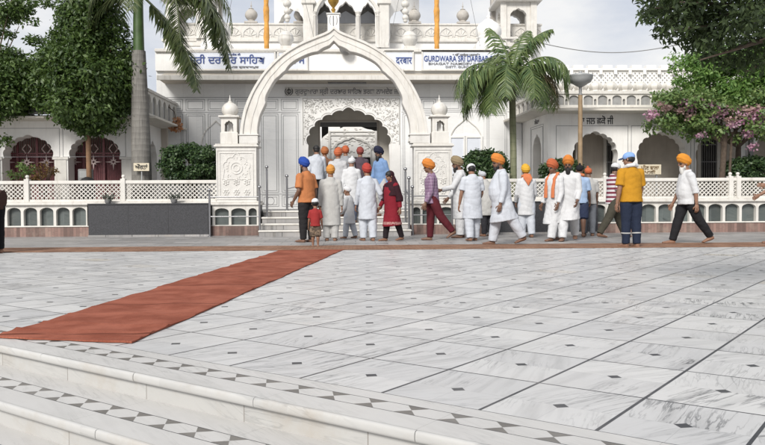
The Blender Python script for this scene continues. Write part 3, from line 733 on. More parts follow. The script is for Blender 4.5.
# blind windows right of the arch pier and an arched niche outline on the left
for px in ((451, 463.5), (467, 480.5)):
    X0, X1 = Xp(px[0], YF), Xp(px[1], YF); z0, z1 = 1.0, Zp(138, YF)
    mb = MB(); plate(mb, [rect(X0-.06, z0, X1+.06, z1+.06), rect(X0, z0+.06, X1, z1)], YF-.05, .048); wf = mb.build('blind_window', M_['white'], tb)
    mb = MB(); mb.box((X0, YF-.02, z0+.06), (X1, YF-.003, z1)); mb.build('shutter', M_['board'], wf)
for cpx, hwp, zt_ in ((217, 15, 120), (466, 17, 118)):
    c = Xp(cpx, YF); hw = Xp(cpx+hwp, YF)-c; ap = arch(c, hw, 2.2, 2.45, Zp(zt_, YF), 1, 0, .12, 24)
    mb = MB(); plate(mb, [ap+[(c+(p-c)*.95, 2.2+(q-2.2)*.97) for p, q in reversed(ap)]], YF-.03, .027); mb.build('niche_arch', M_['white2'], tb)
# cornice: sloping slab with dripping edge, soffit stained
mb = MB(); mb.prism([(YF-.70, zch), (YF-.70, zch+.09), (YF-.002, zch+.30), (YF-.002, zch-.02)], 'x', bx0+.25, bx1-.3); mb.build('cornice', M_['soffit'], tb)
mb = MB(); mb.box((bx0+.2, YF-.75, zch-.02), (bx1-.25, YF-.702, zch+.12), bev=.01); mb.build('cornice_edge', M_['white2'], tb)
# parapet with roof kerb
mb = MB(); mb.box((bx0, YF-.10, zch+.36), (bx1, YF-.002, zroof-.12)); mb.build('parapet', M_['white'], tb)
mb = MB(); mb.box((bx0, YF-.18, zroof-.12), (bx1, YF+.5, zroof-.02), bev=.015); mb.build('roof_kerb', M_['white2'], tb)
mb = MB(); mb.box((bx0, YF+.352, .6), (bx0+.3, YF+1.2, zroof-.1)); mb.box((bx1-.3, YF+.352, .6), (bx1, YF+1.2, zroof-.1)); mb.box((bx0, YF+.352, zroof-.3), (bx1, YF+1.2, zroof-.12)); mb.build('roof_slab', M_['white2'], tb)
for px in (285.5, 410):
    x = Xp(px, YF, 40); mb = MB(); mb.box((x-.17, YF-.02, zroof-.02), (x+.17, YF+.32, zroof+.10), bev=.02)
    z0 = zroof+.10
    mb.lathe([(r*.72, q*.8) for r, q in [(.18, 0), (.22, .05), (.26, .12), (.32, .22), (.33, .30), (.30, .37), (.31, .40), (.24, .50), (.14, .57), (.05, .60), (.06, .63), (.02, .66), (.03, .70), (.008, .74), (.005, .82), (0, .83)]], (x, YF+.15, z0), 24, 12, .03)
    mb.build('finial', M_['white2'], tb, True)
mb = MB(); z = Zp(83, YF-.5, 349); mb.tube([(Xp(329, YF-.5), YF-.5, z), (Xp(367, YF-.5), YF-.5, z)], .03, 8); mb.build('tube_light', M_['grey'], tb)
# ------------------------------------------------------------ sign boards on the parapet
def sign(px0, px1, py0, py1, label, lines, mats):
    Y = YF-.16; a, b = Xp(px0, Y), Xp(px1, Y); z0, z1 = Zp(py1, Y, 349), Zp(py0, Y, 349)
    t = thing('sign_board', label, 'sign', ((a+b)/2, Y, z0), 'sign boards on the temple parapet')
    mb = MB(); mb.box((a, Y, z0), (b, Y+.055, z1), bev=.008); mb.build('board', M_['board'], t)
    mb = MB(); plate(mb, [rect(a, z0, b, z1), rect(a+.045, z0+.045, b-.045, z1-.045)], Y-.02, .018); mb.build('frame', M_['white2'], t)
    for (txt, p0, p1, pb, size, m) in lines:
        x0, x1 = Xp(p0, Y), Xp(p1, Y); mb = MB(); text(mb, txt, (x0+x1)/2, Y-.012, Zp(pb, Y, 349), size, x1-x0); mb.build('lettering', M_[m], t)
sign(183, 277, 51, 70.5, 'white sign board with blue Gurmukhi words left of the arch crown', [('ਸ੍ਰੀ ਦਰਬਾਰ ਸਾਿਹਬ', 191, 266, 63.6, .30, 'blue'), ('ਭਗਤ ਨਾਮਦੇਵ ਜੀ', 222, 242, 55.5, .07, 'blue'), ('ਘੁਮਾਣ ਗੁਰਦਾਸਪੁਰ', 228, 260, 68.0, .08, 'greytext')], 0)
sign(278.5, 309, 51, 70.5, 'short white sign board with blue Gurmukhi word seen under the left of the arch', [('ਨਾਮੇ', 291, 306, 63.6, .32, 'blue')], 0)
sign(385, 414.5, 50.5, 70.5, 'short white sign board with blue Hindi word seen beside the right of the arch', [('दरबार', 396.5, 412.5, 63.6, .30, 'blue')], 0)
sign(422, 507, 50, 70.5, 'long white sign board with blue English lettering right of the arch', [('GURDWARA SRI DARBAR SAHIB', 424.5, 505, 61.2, .24, 'blue'), ('* ੴ ਸਤਿਗੁਰ ਪ੍ਰਸਾਦਿ *', 453, 480, 55.6, .08, 'greytext'), ('BHAGAT NAMDEV JI GHUMAN', 429, 500, 64.7, .10, 'greytext'), ('DISTT. GURDASPUR', 446, 481, 67.8, .085, 'greytext')], 0)
t = thing('floodlight', 'dark grey floodlight hanging under the crown of the white arch', 'floodlight', (Xp(347, YF-.3), YF-.3, Zp(50, YF-.3)))
zc = Zp(51, YF-.3, 347); xc = Xp(347, YF-.3)
mb = MB(); mb.lathe([(.05, -.12), (.13, -.08), (.19, .02), (.2, .07), (.1, .1), (.04, .12)], (xc, YF-.3, zc), 16); mb.build('lamp_head', M_['grey'], t, True)
mb = MB(); mb.tube([(xc, YF-.3, zc+.1), (xc, YF-.3, zc+.2), (xc, YF-.08, zc+.22)], .02, 8); mb.build('bracket', M_['grey'], t)

# ------------------------------------------------------------ inner shrine seen through the door
YI = 28.0
sh = thing('inner_shrine', 'carved white marble shrine front seen through the dark doorway', 'shrine', (Xp(349, YI), YI, 0))
c = Xp(353, YI); hw = Xp(386, YI)-c
mb = MB(); pts = [(c-hw, .3)]+[(c-hw*math.cos(t), Zp(146, YI)+(Zp(126.5, YI)-Zp(146, YI))*math.sin(t)*(1+.03*math.cos(14*t))) for t in np.linspace(0, math.pi, 40)]+[(c+hw, .3)]
dz = Zp(157, YI); d0, d1 = Xp(345, YI), Xp(371, YI)
plate(mb, [pts, rect(d0, .35, d1, dz)], YI, .4); mb.build('shrine_front', M_['white'], sh)
mb = MB(); a2 = arch(c+.0, hw*.60, 1.8, Zp(150, YI), Zp(136, YI), 7, .07, .06, 6); plate(mb, [a2+[(c+(p-c)*.93, q-.06) for p, q in reversed(a2)]], YI-.05, .048)
for z in (131.5, 135): mb.box((c-hw*.7, YI-.035, Zp(z, YI)-.02), (c+hw*.7, YI-.002, Zp(z, YI)+.02))
for s in (-1, 1): mb.box((c+s*hw*.7-.04, YI-.045, .4), (c+s*hw*.7+.04, YI-.002, Zp(131, YI)))
rng = random.Random(8)
for k_ in range(160):
    x, z = c+rng.uniform(-.92, .92)*hw, rng.uniform(Zp(155, YI), Zp(128, YI))
    if ((x-c)/hw)**2+max(0, (z-Zp(146, YI))/(Zp(126.5, YI)-Zp(146, YI)))**2 < .86: mb.ell((x, YI-.01, z), (.05, .012, .02), 6, 4)
mb.lathe([(.12, 0), (.16, .08), (.1, .18), (.03, .22), (0, .3)], (c, YI+.2, Zp(126.5, YI)-.03), 12)
mb.build('shrine_carving', M_['carved'], sh, True)
mb = MB(); mb.box((d0-.3, YI+.6, .3), (d1+.3, YI+.7, dz+.3)); mb.build('shrine_shade_panel', M_['dark'], sh)  # near-black panel, painted as the shade within the shrine opening

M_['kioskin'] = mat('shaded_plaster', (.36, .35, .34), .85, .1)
# ------------------------------------------------------------ tall shrine hall behind, with domes and corner kiosks
YB = 42.0
hb = thing('shrine_hall', 'tall white domed hall rising behind the temple front', 'hall', (Xp(355, YB), YB+4, 0))
zp0, zp1 = Zp(46, YB, 355), Zp(25.5, YB, 355); hx0, hx1 = Xp(166, YB), Xp(541, YB)
mb = MB(); w0, w1 = Xp(322, YB), Xp(388, YB); plate(mb, [rect(hx0, 0, hx1, zp0+.2), rect(w0, .05, w1, 5.0)], YB, .5); mb.box((hx0, YB+.5, 0), (hx0+.5, YB+9, zp0)); mb.box((hx1-.5, YB+.5, 0), (hx1, YB+9, zp0)); mb.box((hx0, YB+.502, zp0-.3), (hx1, YB+9, zp0-.05)); mb.build('hall_wall', M_['white'], hb)
mb = MB(); mb.box((w0-1, YB+3, 0), (w1+1, YB+3.2, 5.5)); mb.build('hall_shade_panel', M_['dark'], hb)  # near-black sheet behind the hall opening, shade put into its colour
mb = MB(); mb.box((hx0-.1, YB-.12, zp0+.2), (hx1+.1, YB+.4, zp0+.36), bev=.03); mb.box((hx0, YB, zp0+.36), (hx1, YB+.35, zp1)); mb.box((hx0-.05, YB-.06, zp1), (hx1+.05, YB+.42, zp1+.12), bev=.03); mb.build('hall_parapet', M_['white2'], hb)
mb = MB(); x = hx0+.5
while x < hx1:
    for k_ in range(5):
        th = math.pi*(k_+.5)/5; mb.tube([(x+.03*math.cos(th), YB-.01, zp0+.55), (x+.34*math.cos(th), YB-.01, zp0+.50+.42*math.sin(th))], .03, 5)
    ap = arch(x, .38, zp0+.5, zp0+.55, zp0+1.02, 1, 0, .05, 14); plate(mb, [ap+[(x+(p-x)*.88, zp0+.5+(q-zp0-.5)*.9) for p, q in reversed(ap)]], YB-.035, .03)
    x += Xp(369, YB)-Xp(354, YB)
mb.build('fan_niches', M_['carved'], hb)
onion = [(.34, 0), (.36, .05), (.28, .09), (.24, .15), (.38, .28), (.47, .45), (.48, .60), (.42, .78), (.28, .93), (.16, 1.0), (.2, 1.03), (.06, 1.08), (.03, 1.2), (.07, 1.26), (.03, 1.33), (.015, 1.6), (0, 1.62)]
for px in (250.7, 299.8, 414.7, 463.4):
    x = Xp(px, YB, 20); mb = MB(); mb.box((x-.34, YB-.08, zp1+.12), (x+.34, YB+.6, zp1+.22)); mb.lathe([(r*.70, z*.70) for r, z in onion], (x, YB+.25, zp1+.22), 20, 10, .02); mb.build('dome', M_['dome'], hb, True)
# central kiosk (octagonal): three arches under one great arch, oblique faces at both sides
KY = YB-1.2; kc = Xp(347.7, KY); k0, k1 = Xp(308.5, KY), Xp(387, KY); kz0 = Zp(50, KY); kz1 = Zp(-34, KY)
outs = [rect(k0, kz0, k1, kz1)]
for a, b, zt_ in ((318.7, 332.8, 2), (337, 357.2, 1), (361.5, 376.5, 2)):
    X0, X1 = Xp(a, KY), Xp(b, KY); outs.append(arch((X0+X1)/2, (X1-X0)/2, Zp(48, KY), Zp(18, KY), Zp(zt_, KY), 5, .05, .12, 8))
mb = MB(); plate(mb, outs, KY, .35); ck = mb.build('central_kiosk', M_['white'], hb)
big = arch(kc, Xp(381, KY)-kc, Zp(20, KY), Zp(20, KY)+.01, Zp(-16, KY), 1, 0, .3, 30)
mb = MB(); plate(mb, [big+[(kc+(p-kc)*.91, q-.05) for p, q in reversed(big)]], KY-.14, .14)
for px in (316, 335, 359.3, 379): 
    X0 = Xp(px, KY); mb.lathe([(.16, 0), (.11, .1), (.10, .2), (.10, 1.6), (.13, 1.65), (.10, 1.7), (.16, 1.85)], (X0, KY-.1, Zp(48, KY)), 12)
for px in (310, 385): mb.box((Xp(px, KY)-.25, KY-.2, Zp(48, KY)), (Xp(px, KY)+.25, KY-.002, Zp(5, KY))); mb.box((Xp(px, KY)-.36, KY-.3, Zp(5, KY)), (Xp(px, KY)+.36, KY+.1, Zp(0, KY)), bev=.04)
mb.build('kiosk_mouldings', M_['white2'], ck, True)
mb = MB(); outs = []
KI = KY+1.6
for a, b in ((318, 334), (336, 358), (360, 378)):
    X0, X1 = Xp(a, KI), Xp(b, KI); m_ = (X0+X1)/2; outs.append([(X0, kz0), (X0, Zp(17, KI)), (m_, Zp(11, KI)), (X1, Zp(17, KI)), (X1, kz0)])
for o_ in outs: plate(mb, [o_], KI, .1)
mb.build('kiosk_shutters', M_['board'], ck)
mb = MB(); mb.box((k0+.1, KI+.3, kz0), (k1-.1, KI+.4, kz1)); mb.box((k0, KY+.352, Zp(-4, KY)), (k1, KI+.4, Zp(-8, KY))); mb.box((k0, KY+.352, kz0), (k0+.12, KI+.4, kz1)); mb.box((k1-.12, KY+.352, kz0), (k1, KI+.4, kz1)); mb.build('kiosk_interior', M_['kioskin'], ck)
for s in (-1, 1):      # oblique side faces with their own arch
    e = k0 if s < 0 else k1; far = (e+s*1.9, KY+1.9)
    L = 2.69; ang = math.atan2(1.9, 1.9)*(1 if s > 0 else 1)
    X = Vector((s*math.cos(ang), math.sin(ang), 0)); N = Vector((s*math.sin(ang), -math.cos(ang), 0))
    xf = Matrix(((X.x, -N.x, 0, e), (X.y, -N.y, 0, KY), (0, 0, 1, 0), (0, 0, 0, 1)))
    mb = MB(); V, Fc = plate_geo([rect(0.02, kz0, L, kz1), arch(L/2, L*.40, kz0+.1, Zp(24, KY), Zp(4, KY), 5, .05, .12, 8)], .3)
    mb.add(V, Fc if s > 0 else [f[::-1] for f in Fc], xf); mb.build('oblique_face', M_['white'], ck)
    mb = MB(); 
    for bz, br in ((22, .12), (19, .17), (16, .10), (13, .19), (9.5, .10), (5.5, .22), (1, .12), (-3, .16)): mb.ell((e+s*1.0, KY-.3, Zp(bz, KY)), (br, br, br*.9), 14, 8)
    mb.build('stacked_finial', M_['white2'], ck, True)
mb = MB(); 
for i in range(2):
    z = kz1+i*.5; mb.box((k0-2.2+i*.3, KY-.6+i*.3, z), (k1+2.2-i*.3, KY+4-i*.2, z+.5), bev=.05)
mb.lathe([(2.6, 0), (2.7, .4), (3.0, 1.2), (2.9, 2.2), (2.2, 3.3), (1.0, 4.1), (.3, 4.5), (.1, 5.6), (0, 6)], (kc, KY+1.9, kz1+1.0), 32, 16, .02); mb.build('great_dome', M_['white2'], ck, True)
# corner kiosks
def corner(px0, px1, flip):
    Y0 = YB-.8; a, b = Xp(px0, Y0), Xp(px1, Y0); z0, z1 = Zp(46, Y0), Zp(1.5, Y0); m_ = (a+b)/2
    mb = MB(); d = b-a
    outs = [rect(a, z0, b, z1), arch(m_, d*.25, z0+.2, Zp(16, Y0), Zp(7.5, Y0), 5, .06, .05, 8)]
    plate(mb, outs, Y0, .3); plate(mb, outs, Y0+d-.3, .3)
    for e in (a, b-.3):
        xf = Matrix(((0, 1, 0, e), (1, 0, 0, 0), (0, 0, 1, 0), (0, 0, 0, 1)))
        V, Fc = plate_geo([rect(Y0+.302, z0, Y0+d-.302, z1), arch(Y0+d/2, d*.25, z0+.2, Zp(16, Y0), Zp(7.5, Y0), 5, .06, .05, 8)], .3)
        mb.add(V, [f[::-1] for f in Fc], xf)
    k = mb.build('corner_kiosk', M_['white2'], hb)
    mb = MB(); mb.box((a-.35, Y0-.35, z1), (b+.35, Y0+d+.35, z1+.22), bev=.05); mb.box((a-.1, Y0-.1, z1+.22), (b+.1, Y0+d+.1, z1+.8))
    mb.lathe([(1.05, .8), (1.15, 1.0), (1.3, 1.5), (1.2, 2.1), (.8, 2.6), (.3, 2.95), (.1, 3.3), (0, 3.9)], (m_, Y0+d/2, z1), 24, 12, .02)
    for e in (a+.08, b-.08): mb.box((e-.16, Y0-.08, z0), (e+.16, Y0-.002, z1))
    mb.box((a-.2, Y0-.15, Zp(37, Y0)-.1), (b+.2, Y0-.082, Zp(37, Y0)))
    mb.build('kiosk_crown', M_['white2'], k, True)
corner(502, 535, 0); corner(170, 208, 1)
for px, pw in ((494.5, 3.6), (220, 4.2)):
    Y0 = YB+1.5; mb = MB(); x = Xp(px, Y0); w = Xp(px+pw, Y0)-x; mb.box((x-w, Y0-w, zp0-.2), (x+w, Y0+w, Zp(-20, Y0))); mb.box((x-w*.5, Y0-w-.08, zp0), (x+w*.5, Y0-w-.002, Zp(-20, Y0))); mb.build('corner_shaft', M_['dome'], hb)
for px in (488.5, 218):
    x = Xp(px, YB-2, 35); Y0 = YB-2; z0 = Zp(48, Y0, px); mb = MB()
    mb.box((x-.75, Y0-.7, z0-.3), (x+.75, Y0+.7, z0+.12), bev=.05); mb.prism([(x-.72, z0+.12), (x+.72, z0+.12), (x+.5, z0+.38), (x-.5, z0+.38)], 'y', Y0-.6, Y0+.6)
    mb.lathe([(.54, .38), (.62, .5), (.58, .56), (.66, .75), (.64, 1.0), (.50, 1.22), (.26, 1.38), (.22, 1.44), (.08, 1.5), (.12, 1.6), (.03, 1.7), (.02, 2.0), (0, 2.02)], (x, Y0, z0), 24, 12, .035)
    mb.build('ribbed_dome', M_['white'], hb, True)
# gilded emblem finial on its white pedestal
YG = 30.0
gf = thing('gilded_finial', 'dull gold diamond finial on a white pedestal behind the arch crown', 'finial', (Xp(333.5, YG), YG, 0))
xg = Xp(333.5, YG, 20); mb = MB(); w = Xp(340.5, YG)-xg; mb.box((xg-w, YG-.2, .1), (xg+w, YG+.25, Zp(15.5, YG))); mb.box((xg-w-.05, YG-.25, Zp(15.5, YG)), (xg+w+.05, YG+.3, Zp(14.3, YG)), bev=.02); pd = mb.build('pedestal', M_['white'], gf)
mb = MB(); plate(mb, [[(xg-.02, Zp(27, YG)), (xg+.02, Zp(27, YG)), (xg+.02, Zp(17, YG)), (xg-.02, Zp(17, YG))]], YG-.215, .01)
for s in (-1, 1): plate(mb, [[(xg+s*(.1+.05*math.cos(t)), Zp(21.5, YG)+.17*math.sin(t)) for t in np.linspace(-1.4, 1.4, 12)]+[(xg+s*(.08+.05*math.cos(t)), Zp(21.5, YG)+.17*math.sin(t)) for t in np.linspace(1.4, -1.4, 12)]], YG-.215, .01)
mb.build('pedestal_emblem', M_['line'], pd)
z0 = Zp(14.3, YG)
mb = MB(); mb.lathe([(.12, 0), (.06, .04), (.05, .10), (.09, .15), (.09, .19), (.04, .24), (.12, .34), (.19, .44), (.22, .52), (.17, .64), (.06, .78), (.03, .9), (0, 1.0)], (xg, YG, z0), 8, 0); mb.build('gilded_kalash', M_['gold'], gf)
# ------------------------------------------------------------ flag poles wrapped in saffron cloth
for px, lab in ((266.5, 'tall flag pole wrapped in saffron cloth left of the arch crown'), (436.8, 'tall flag pole wrapped in saffron cloth behind the English sign board')):
    Y0 = 31.0; x = Xp(px, Y0, 30); t = thing('flag_pole', lab, 'flagpole', (x, Y0, 0), 'flag poles behind the temple front')
    mb = MB(); z = 0; P = []; rr = []
    while z < 16: P.append((x+.004*math.sin(z*5), Y0, z)); rr.append(.105+.012*math.sin(z*7)+.008*math.sin(z*17+px)); z += .12
    mb.tube(P, rr, 12); mb.build('wrapped_pole', M_['saffron'], t, True)
    mb = MB(); mb.box((x-.5, Y0-.5, 0), (x+.5, Y0+.5, .9), bev=.04); mb.build('pole_base', M_['white'], t)
    mb = MB()
    for s in (-1, 1): mb.tube([(x, Y0, 15.5), (x+s*1.9, Y0+1, 7.2)], .008, 4)
    mb.build('guy_wire', M_['grey'], t)
# ------------------------------------------------------------ side wings
def segxf(A, B):
    d = Vector((B[0]-A[0], B[1]-A[1], 0)).normalized(); n = Vector((-d.y, d.x, 0))     # local +y goes behind the face
    return Matrix(((d.x, n.x, 0, A[0]), (d.y, n.y, 0, A[1]), (0, 0, 1, 0), (0, 0, 0, 1)))
def seglen(A, B): return math.hypot(B[0]-A[0], B[1]-A[1])
def segplate(mb, A, B, outs, depth, off=0):
    V, Fc = plate_geo(outs, depth); return mb.add([(x, y+off, z) for x, y, z in V], Fc, segxf(A, B))
def cornice_run(mb, pts, z, out, th):
    """sloping eave along a bent line of face points, mitred"""
    n = len(pts); dirs = [Vector((pts[i+1][0]-pts[i][0], pts[i+1][1]-pts[i][1])).normalized() for i in range(n-1)]
    O = []
    for i in range(n):
        a = dirs[max(i-1, 0)]; b = dirs[min(i, n-2)]; na = Vector((a.y, -a.x)); nb = Vector((b.y, -b.x)); m = (na+nb).normalized(); O.append(m/max(.3, m.dot(na)))
    prof = [(out, z), (out, z+th), (-.0, z+th+.08), (-.0, z-.02)]
    P = []
    for i in range(n):
        for o_, zz in prof: P.append((pts[i][0]+O[i].x*o_, pts[i][1]+O[i].y*o_, zz))
    F = [(3, 2, 1, 0), tuple(4*(n-1)+j for j in range(4))]
    for i in range(n-1):
        for j in range(4): F.append((i*4+j, i*4+(j+1) % 4, (i+1)*4+(j+1) % 4, (i+1)*4+j))
    mb.add(P, F)
def balustrade(w, A, B, z0, h, n, trim=0.0):
    L = seglen(A, B); p = L/n; outs = [rect(trim, z0, L, z0+h)]; 
    for i in range(n):
        c = p*(i+.38); hw = p*.325
        outs.append([(c-hw, z0+.05)]+[(c-hw*math.cos(t), z0+h*.66+h*.24*math.sin(t)) for t in np.linspace(0, math.pi, 10)]+[(c+hw, z0+.05)])
        c = p*(i+.86); hw = p*.09
        outs.append([(c-hw, z0+.05)]+[(c-hw*math.cos(t), z0+h*.5+h*.12*math.sin(t)) for t in np.linspace(0, math.pi, 8)]+[(c+hw, z0+.05)])
    mb = MB(); segplate(mb, A, B, outs, .05); o = mb.build('balustrade', M_['white2'], w)
    mb = MB(); segplate(mb, A, B, [rect(trim+.02, z0+.02, L, z0+h-.02)], .04, .053); mb.build('balustrade_panel', M_['slate2'], o)
    mb = MB(); segplate(mb, A, B, [rect(trim-.02, z0+h, L, z0+h+.07)], .16, -.04); mb.build('balustrade_rail', M_['white2'], o)
M_['slate2'] = mat('balustrade_stone', (.27, .27, .265), .6, .2, 5, dirt=.3)
YR = 21.0
w = thing('temple_wing', 'white arched wing behind the right lattice wall with roof balustrade', 'temple wing', (Xp(640, YR), YR, 0), 'wings of the temple')
cA = (Xp(522.5, 23.5), 23.48); cB = (Xp(547.5, YR), YR); cC = (Xp(900, YR), YR)
zr = Zp(108.5, YR-.55, 382)+.0      # eave line; camera roll handled by Zp at image centre
zr = at(620, 110.5, YR-.55)[2]; zwall = zr+.02
def LX(px): return Xp(px, YR, 150)-cB[0]
outs = [rect(0, .004, cC[0]-cB[0], zwall)]
for a, b, zt in ((573, 617.5, 131.5), (637, 686.5, 132), (696, 741, 132), (752, 800, 132)):
    hw = (LX(b)-LX(a))/2; m_ = (LX(a)+LX(b))/2; outs.append(arch(m_, hw*1.03, .6, at(a, 161, YR)[2], at(a, zt-.3, YR)[2], 9, .055, .05, 7, .84))
mb = MB(); segplate(mb, cB, cC, outs, .38); mb.build('arcade_wall', M_['white'], w)
Lc = seglen(cA, cB)
mb = MB(); segplate(mb, cA, cB, [rect(0, .004, Lc-.002, zwall), arch(Lc*.60, .42, 1.0, 2.15, 2.72, 5, .05, .05, 8)], .30); mb.build('oblique_wall', M_['white'], w)
mb = MB(); segplate(mb, cA, cB, [rect(Lc*.60-.7, .9, Lc*.60+.7, 2.8)], .03, .9); mb.build('oblique_niche', M_['inner'], w)
# incised frames round the arches and the oblique face
mb = MB()
def wl(A, B, x0, z0, x1, z1, wd=.012): segplate(mb, A, B, [rect(x0, z0, x1, z1), rect(x0+wd, z0+wd, x1-wd, z1-wd)], .012, -.006)
for a, b in ((556, 628), (631, 691), (694, 746)): wl(cB, cC, LX(a), .7, LX(b), at(a, 125.5, YR)[2])
wl(cA, cB, Lc*.60-.62, .8, Lc*.60+.62, 2.95); wl(cA, cB, Lc*.60-.56, .86, Lc*.60+.56, 2.89)
mb.build('incised_frames', M_['line'], w)
mb = MB(); cornice_run(mb, [cA, cB, cC], zr, .60, .05); mb.build('eave', M_['cream'], w)
zb0 = zr+.13; hb_ = at(620, 91.5, YR-.25)[2]-zb0-.07
off = .30; d1 = Vector((cB[0]-cA[0], cB[1]-cA[1])).normalized(); n1 = Vector((d1.y, -d1.x))
bA = (cA[0]+n1.x*off, cA[1]+n1.y*off); bB = (cB[0]+n1.x*off+.14*d1.x-.0, YR-off); bC = (cC[0], YR-off)
balustrade(w, bA, bB, zb0, hb_, 6); balustrade(w, bB, bC, zb0, hb_, 26, .03)
mb = MB(); mb.add([(bA[0], bA[1]+.1, zb0-.015), (bB[0]+.05, bB[1]+.1, zb0-.015), (bC[0], bC[1]+.1, zb0-.015), (bC[0], 27, zb0-.015), (bA[0], 27, zb0-.015)], [(0, 1, 2, 3, 4)]); mb.add([(cA[0]+.1, cA[1]+.35, zr), (cB[0]+.2, cB[1]+.36, zr), (cC[0], cC[1]+.36, zr), (cC[0], 27, zr), (cA[0]+.1, 27, zr)], [(4, 3, 2, 1, 0)]); mb.build('roof', M_['inner'], w)
# veranda behind the arches: back wall, piers and a barred opening
mb = MB(); mb.box((cB[0]+.3, YR+1.3, .6), (cC[0], YR+1.45, zr-.01)); mb.box((cB[0]+.3, YR+.39, .02), (cC[0], YR+1.3, .60)); mb.box((cB[0]+.4, YR+.39, .6), (cB[0]+.5, YR+1.3, zr-.01)); mb.build('veranda', M_['inner'], w)
for a, b in ((606, 622), (700, 716)):
    X0, X1 = Xp(a, YR+1.25), Xp(b, YR+1.25); mb = MB(); mb.box((X0, YR+1.24, .62), (X1, YR+1.297, 2.6)); d_ = mb.build('doorway', M_['dark'], w)  # solid panel on the back wall, coloured as a shaded opening
    mb = MB()
    for k_ in range(7): x = X0+(X1-X0)*(k_+.5)/7; mb.tube([(x, YR+1.2, .62), (x, YR+1.2, 2.6)], .012, 6)
    for z in (.9, 1.4, 1.9, 2.4): mb.box((X0, YR+1.19, z), (X1, YR+1.215, z+.03))
    mb.build('bars', M_['grey'], d_)
    mb = MB(); plate(mb, [rect(X0-.09, .61, X1+.09, 2.7), rect(X0, .60, X1, 2.6)], YR+1.20, .09); mb.build('door_frame', M_['white2'], d_)
X0 = Xp(748, YR-.02); mb = MB(); mb.box((X0, YR-.10, .02), (X0+.10, YR-.003, zr-.1)); mb.build('down_pipe', M_['grey'], w)
# Gurmukhi line painted over the first arch
mb = MB(); a, b = Xp(578.5, YR), Xp(613, YR); text(mb, 'ਡਾ ਜਲ ਛਕੋ ਜੀ', (a+b)/2, YR-.008, at(595, 124, YR)[2], .26, b-a); mb.build('wall_lettering', M_['black'], w)
mb = MB(); a, b = Lc*.60-.22, Lc*.60+.22; V, Fc = text_geo('ਸੇਵਾ', .16, .012, b-a); mb.add([(x+(a+b)/2, y-.008, z+3.0) for x, y, z in V], Fc, segxf(cA, cB)); mb.build('wall_lettering', M_['greytext'], w)
# roof screen: row of lotus domes, pierced jali and a crenellated top
YJ = 23.2
js = thing('roof_screen', 'pierced white roof screen with a row of small lotus domes', 'screen', (Xp(620, YJ), YJ, zr))
x0, x1 = Xp(527, YJ), Xp(860, YJ); za_, zb_, zc_ = at(600, 92, YJ)[2], at(600, 84.5, YJ)[2], at(600, 70.5, YJ)[2]; zd_ = at(600, 66, YJ)[2]
mb = MB(); mb.box((x0, YJ, zr+.3), (x1, YJ+.22, zb_)); mb.box((x0, YJ-.05, zc_), (x1, YJ+.26, zc_+.06), bev=.01); 
p = Xp(614.5, YJ)-Xp(600, YJ); x = x0
while x < x1-p: mb.box((x+p*.17, YJ-.02, zc_+.06), (x+p*.83, YJ+.2, zd_+.03), bev=.012); mb.box((x+p*.9, YJ-.09, zc_-.12), (x+p*1.1, YJ-.052, zc_+.05)); x += p
mb.build('screen_base', M_['white'], js)
outs = [rect(x0, zb_, x1, zc_)]; r_ = random.Random(2); z = zb_+.06; row = 0
while z < zc_-.05:
    x = x0+.05+(row % 2)*.065
    while x < x1-.05: outs.append([(x+.034*math.cos(t), z+.034*math.sin(t)) for t in np.linspace(0, 6.283, 7)[:-1]]); x += .13
    z += .068; row += 1
mb = MB(); plate(mb, outs, YJ+.02, .10); mb.build('jali', M_['white'], js)
mb = MB(); x = x0+p*.5
while x < x1:
    mb.lathe([(.10, 0), (.17, .03), (.15, .07), (.20, .13), (.215, .20), (.17, .27), (.09, .31), (.03, .34), (0, .38)], (x, YJ-.28, za_-.06), 16, 8, .07); x += p
mb.box((x0, YJ-.5, zr+.3), (x1, YJ-.06, za_-.06)); mb.build('lotus_domes', M_['white2'], js, True)
# left wing
YL = 20.6
w = thing('temple_wing', 'white arched wing with maroon grilles behind the clipped tree', 'temple wing', (Xp(60, YL), YL, 0), 'wings of the temple')
cC = (Xp(-160, YL), YL); cB = (Xp(140, YL), YL); cA = (Xp(168, 23.5), 23.48)
zl = at(120, 118, YL-.55)[2]
def LX(px): return Xp(px, YL, 160)-cC[0]
L = cB[0]-cC[0]; outs = [rect(0, .004, L, zl+.02)]
ops = ((-125, -71), (-62, -8), (2, 54.5), (68, 121.5))
for a, b in ops:
    hw = (LX(b)-LX(a))/2; m_ = (LX(a)+LX(b))/2; zs_, zt_ = at(60, 157.5, YL)[2], at(60, 134.5, YL)[2]
    ap = arch(m_, hw*.97, zs_-.02, zs_, zt_, 9, .055, .05, 7, .88)
    outs.append([(m_-hw, .62), (m_-hw, zs_-.02)]+ap+[(m_+hw, zs_-.02), (m_+hw, .62)])
mb = MB(); segplate(mb, cC, cB, outs, .46); mb.build('arcade_wall', M_['white'], w)
for a, b in ((54.5, 68), (121.5, 134), (-8, 2)):
    mb = MB(); mb.box((Xp(a, YL)-.03, YL-.035, at(60, 159.5, YL)[2]), (Xp(b, YL)+.03, YL-.002, at(60, 157, YL)[2])); mb.box((Xp(a, YL)+.02, YL-.02, .01), (Xp(b, YL)-.02, YL-.002, at(60, 160, YL)[2])); mb.build('pilaster', M_['white2'], w)
mb = MB()
def wl2(A, B, x0, z0, x1, z1, wd=.011): segplate(mb, A, B, [rect(x0, z0, x1, z1), rect(x0+wd, z0+wd, x1-wd, z1-wd)], .012, -.006)
for a, b in ((-2, 60), (63, 126)): wl2(cC, cB, LX(a), at(60, 157, YL)[2], LX(b), at(60, 128, YL)[2])
mb.build('incised_frames', M_['line'], w)
Lc = seglen(cB, cA)
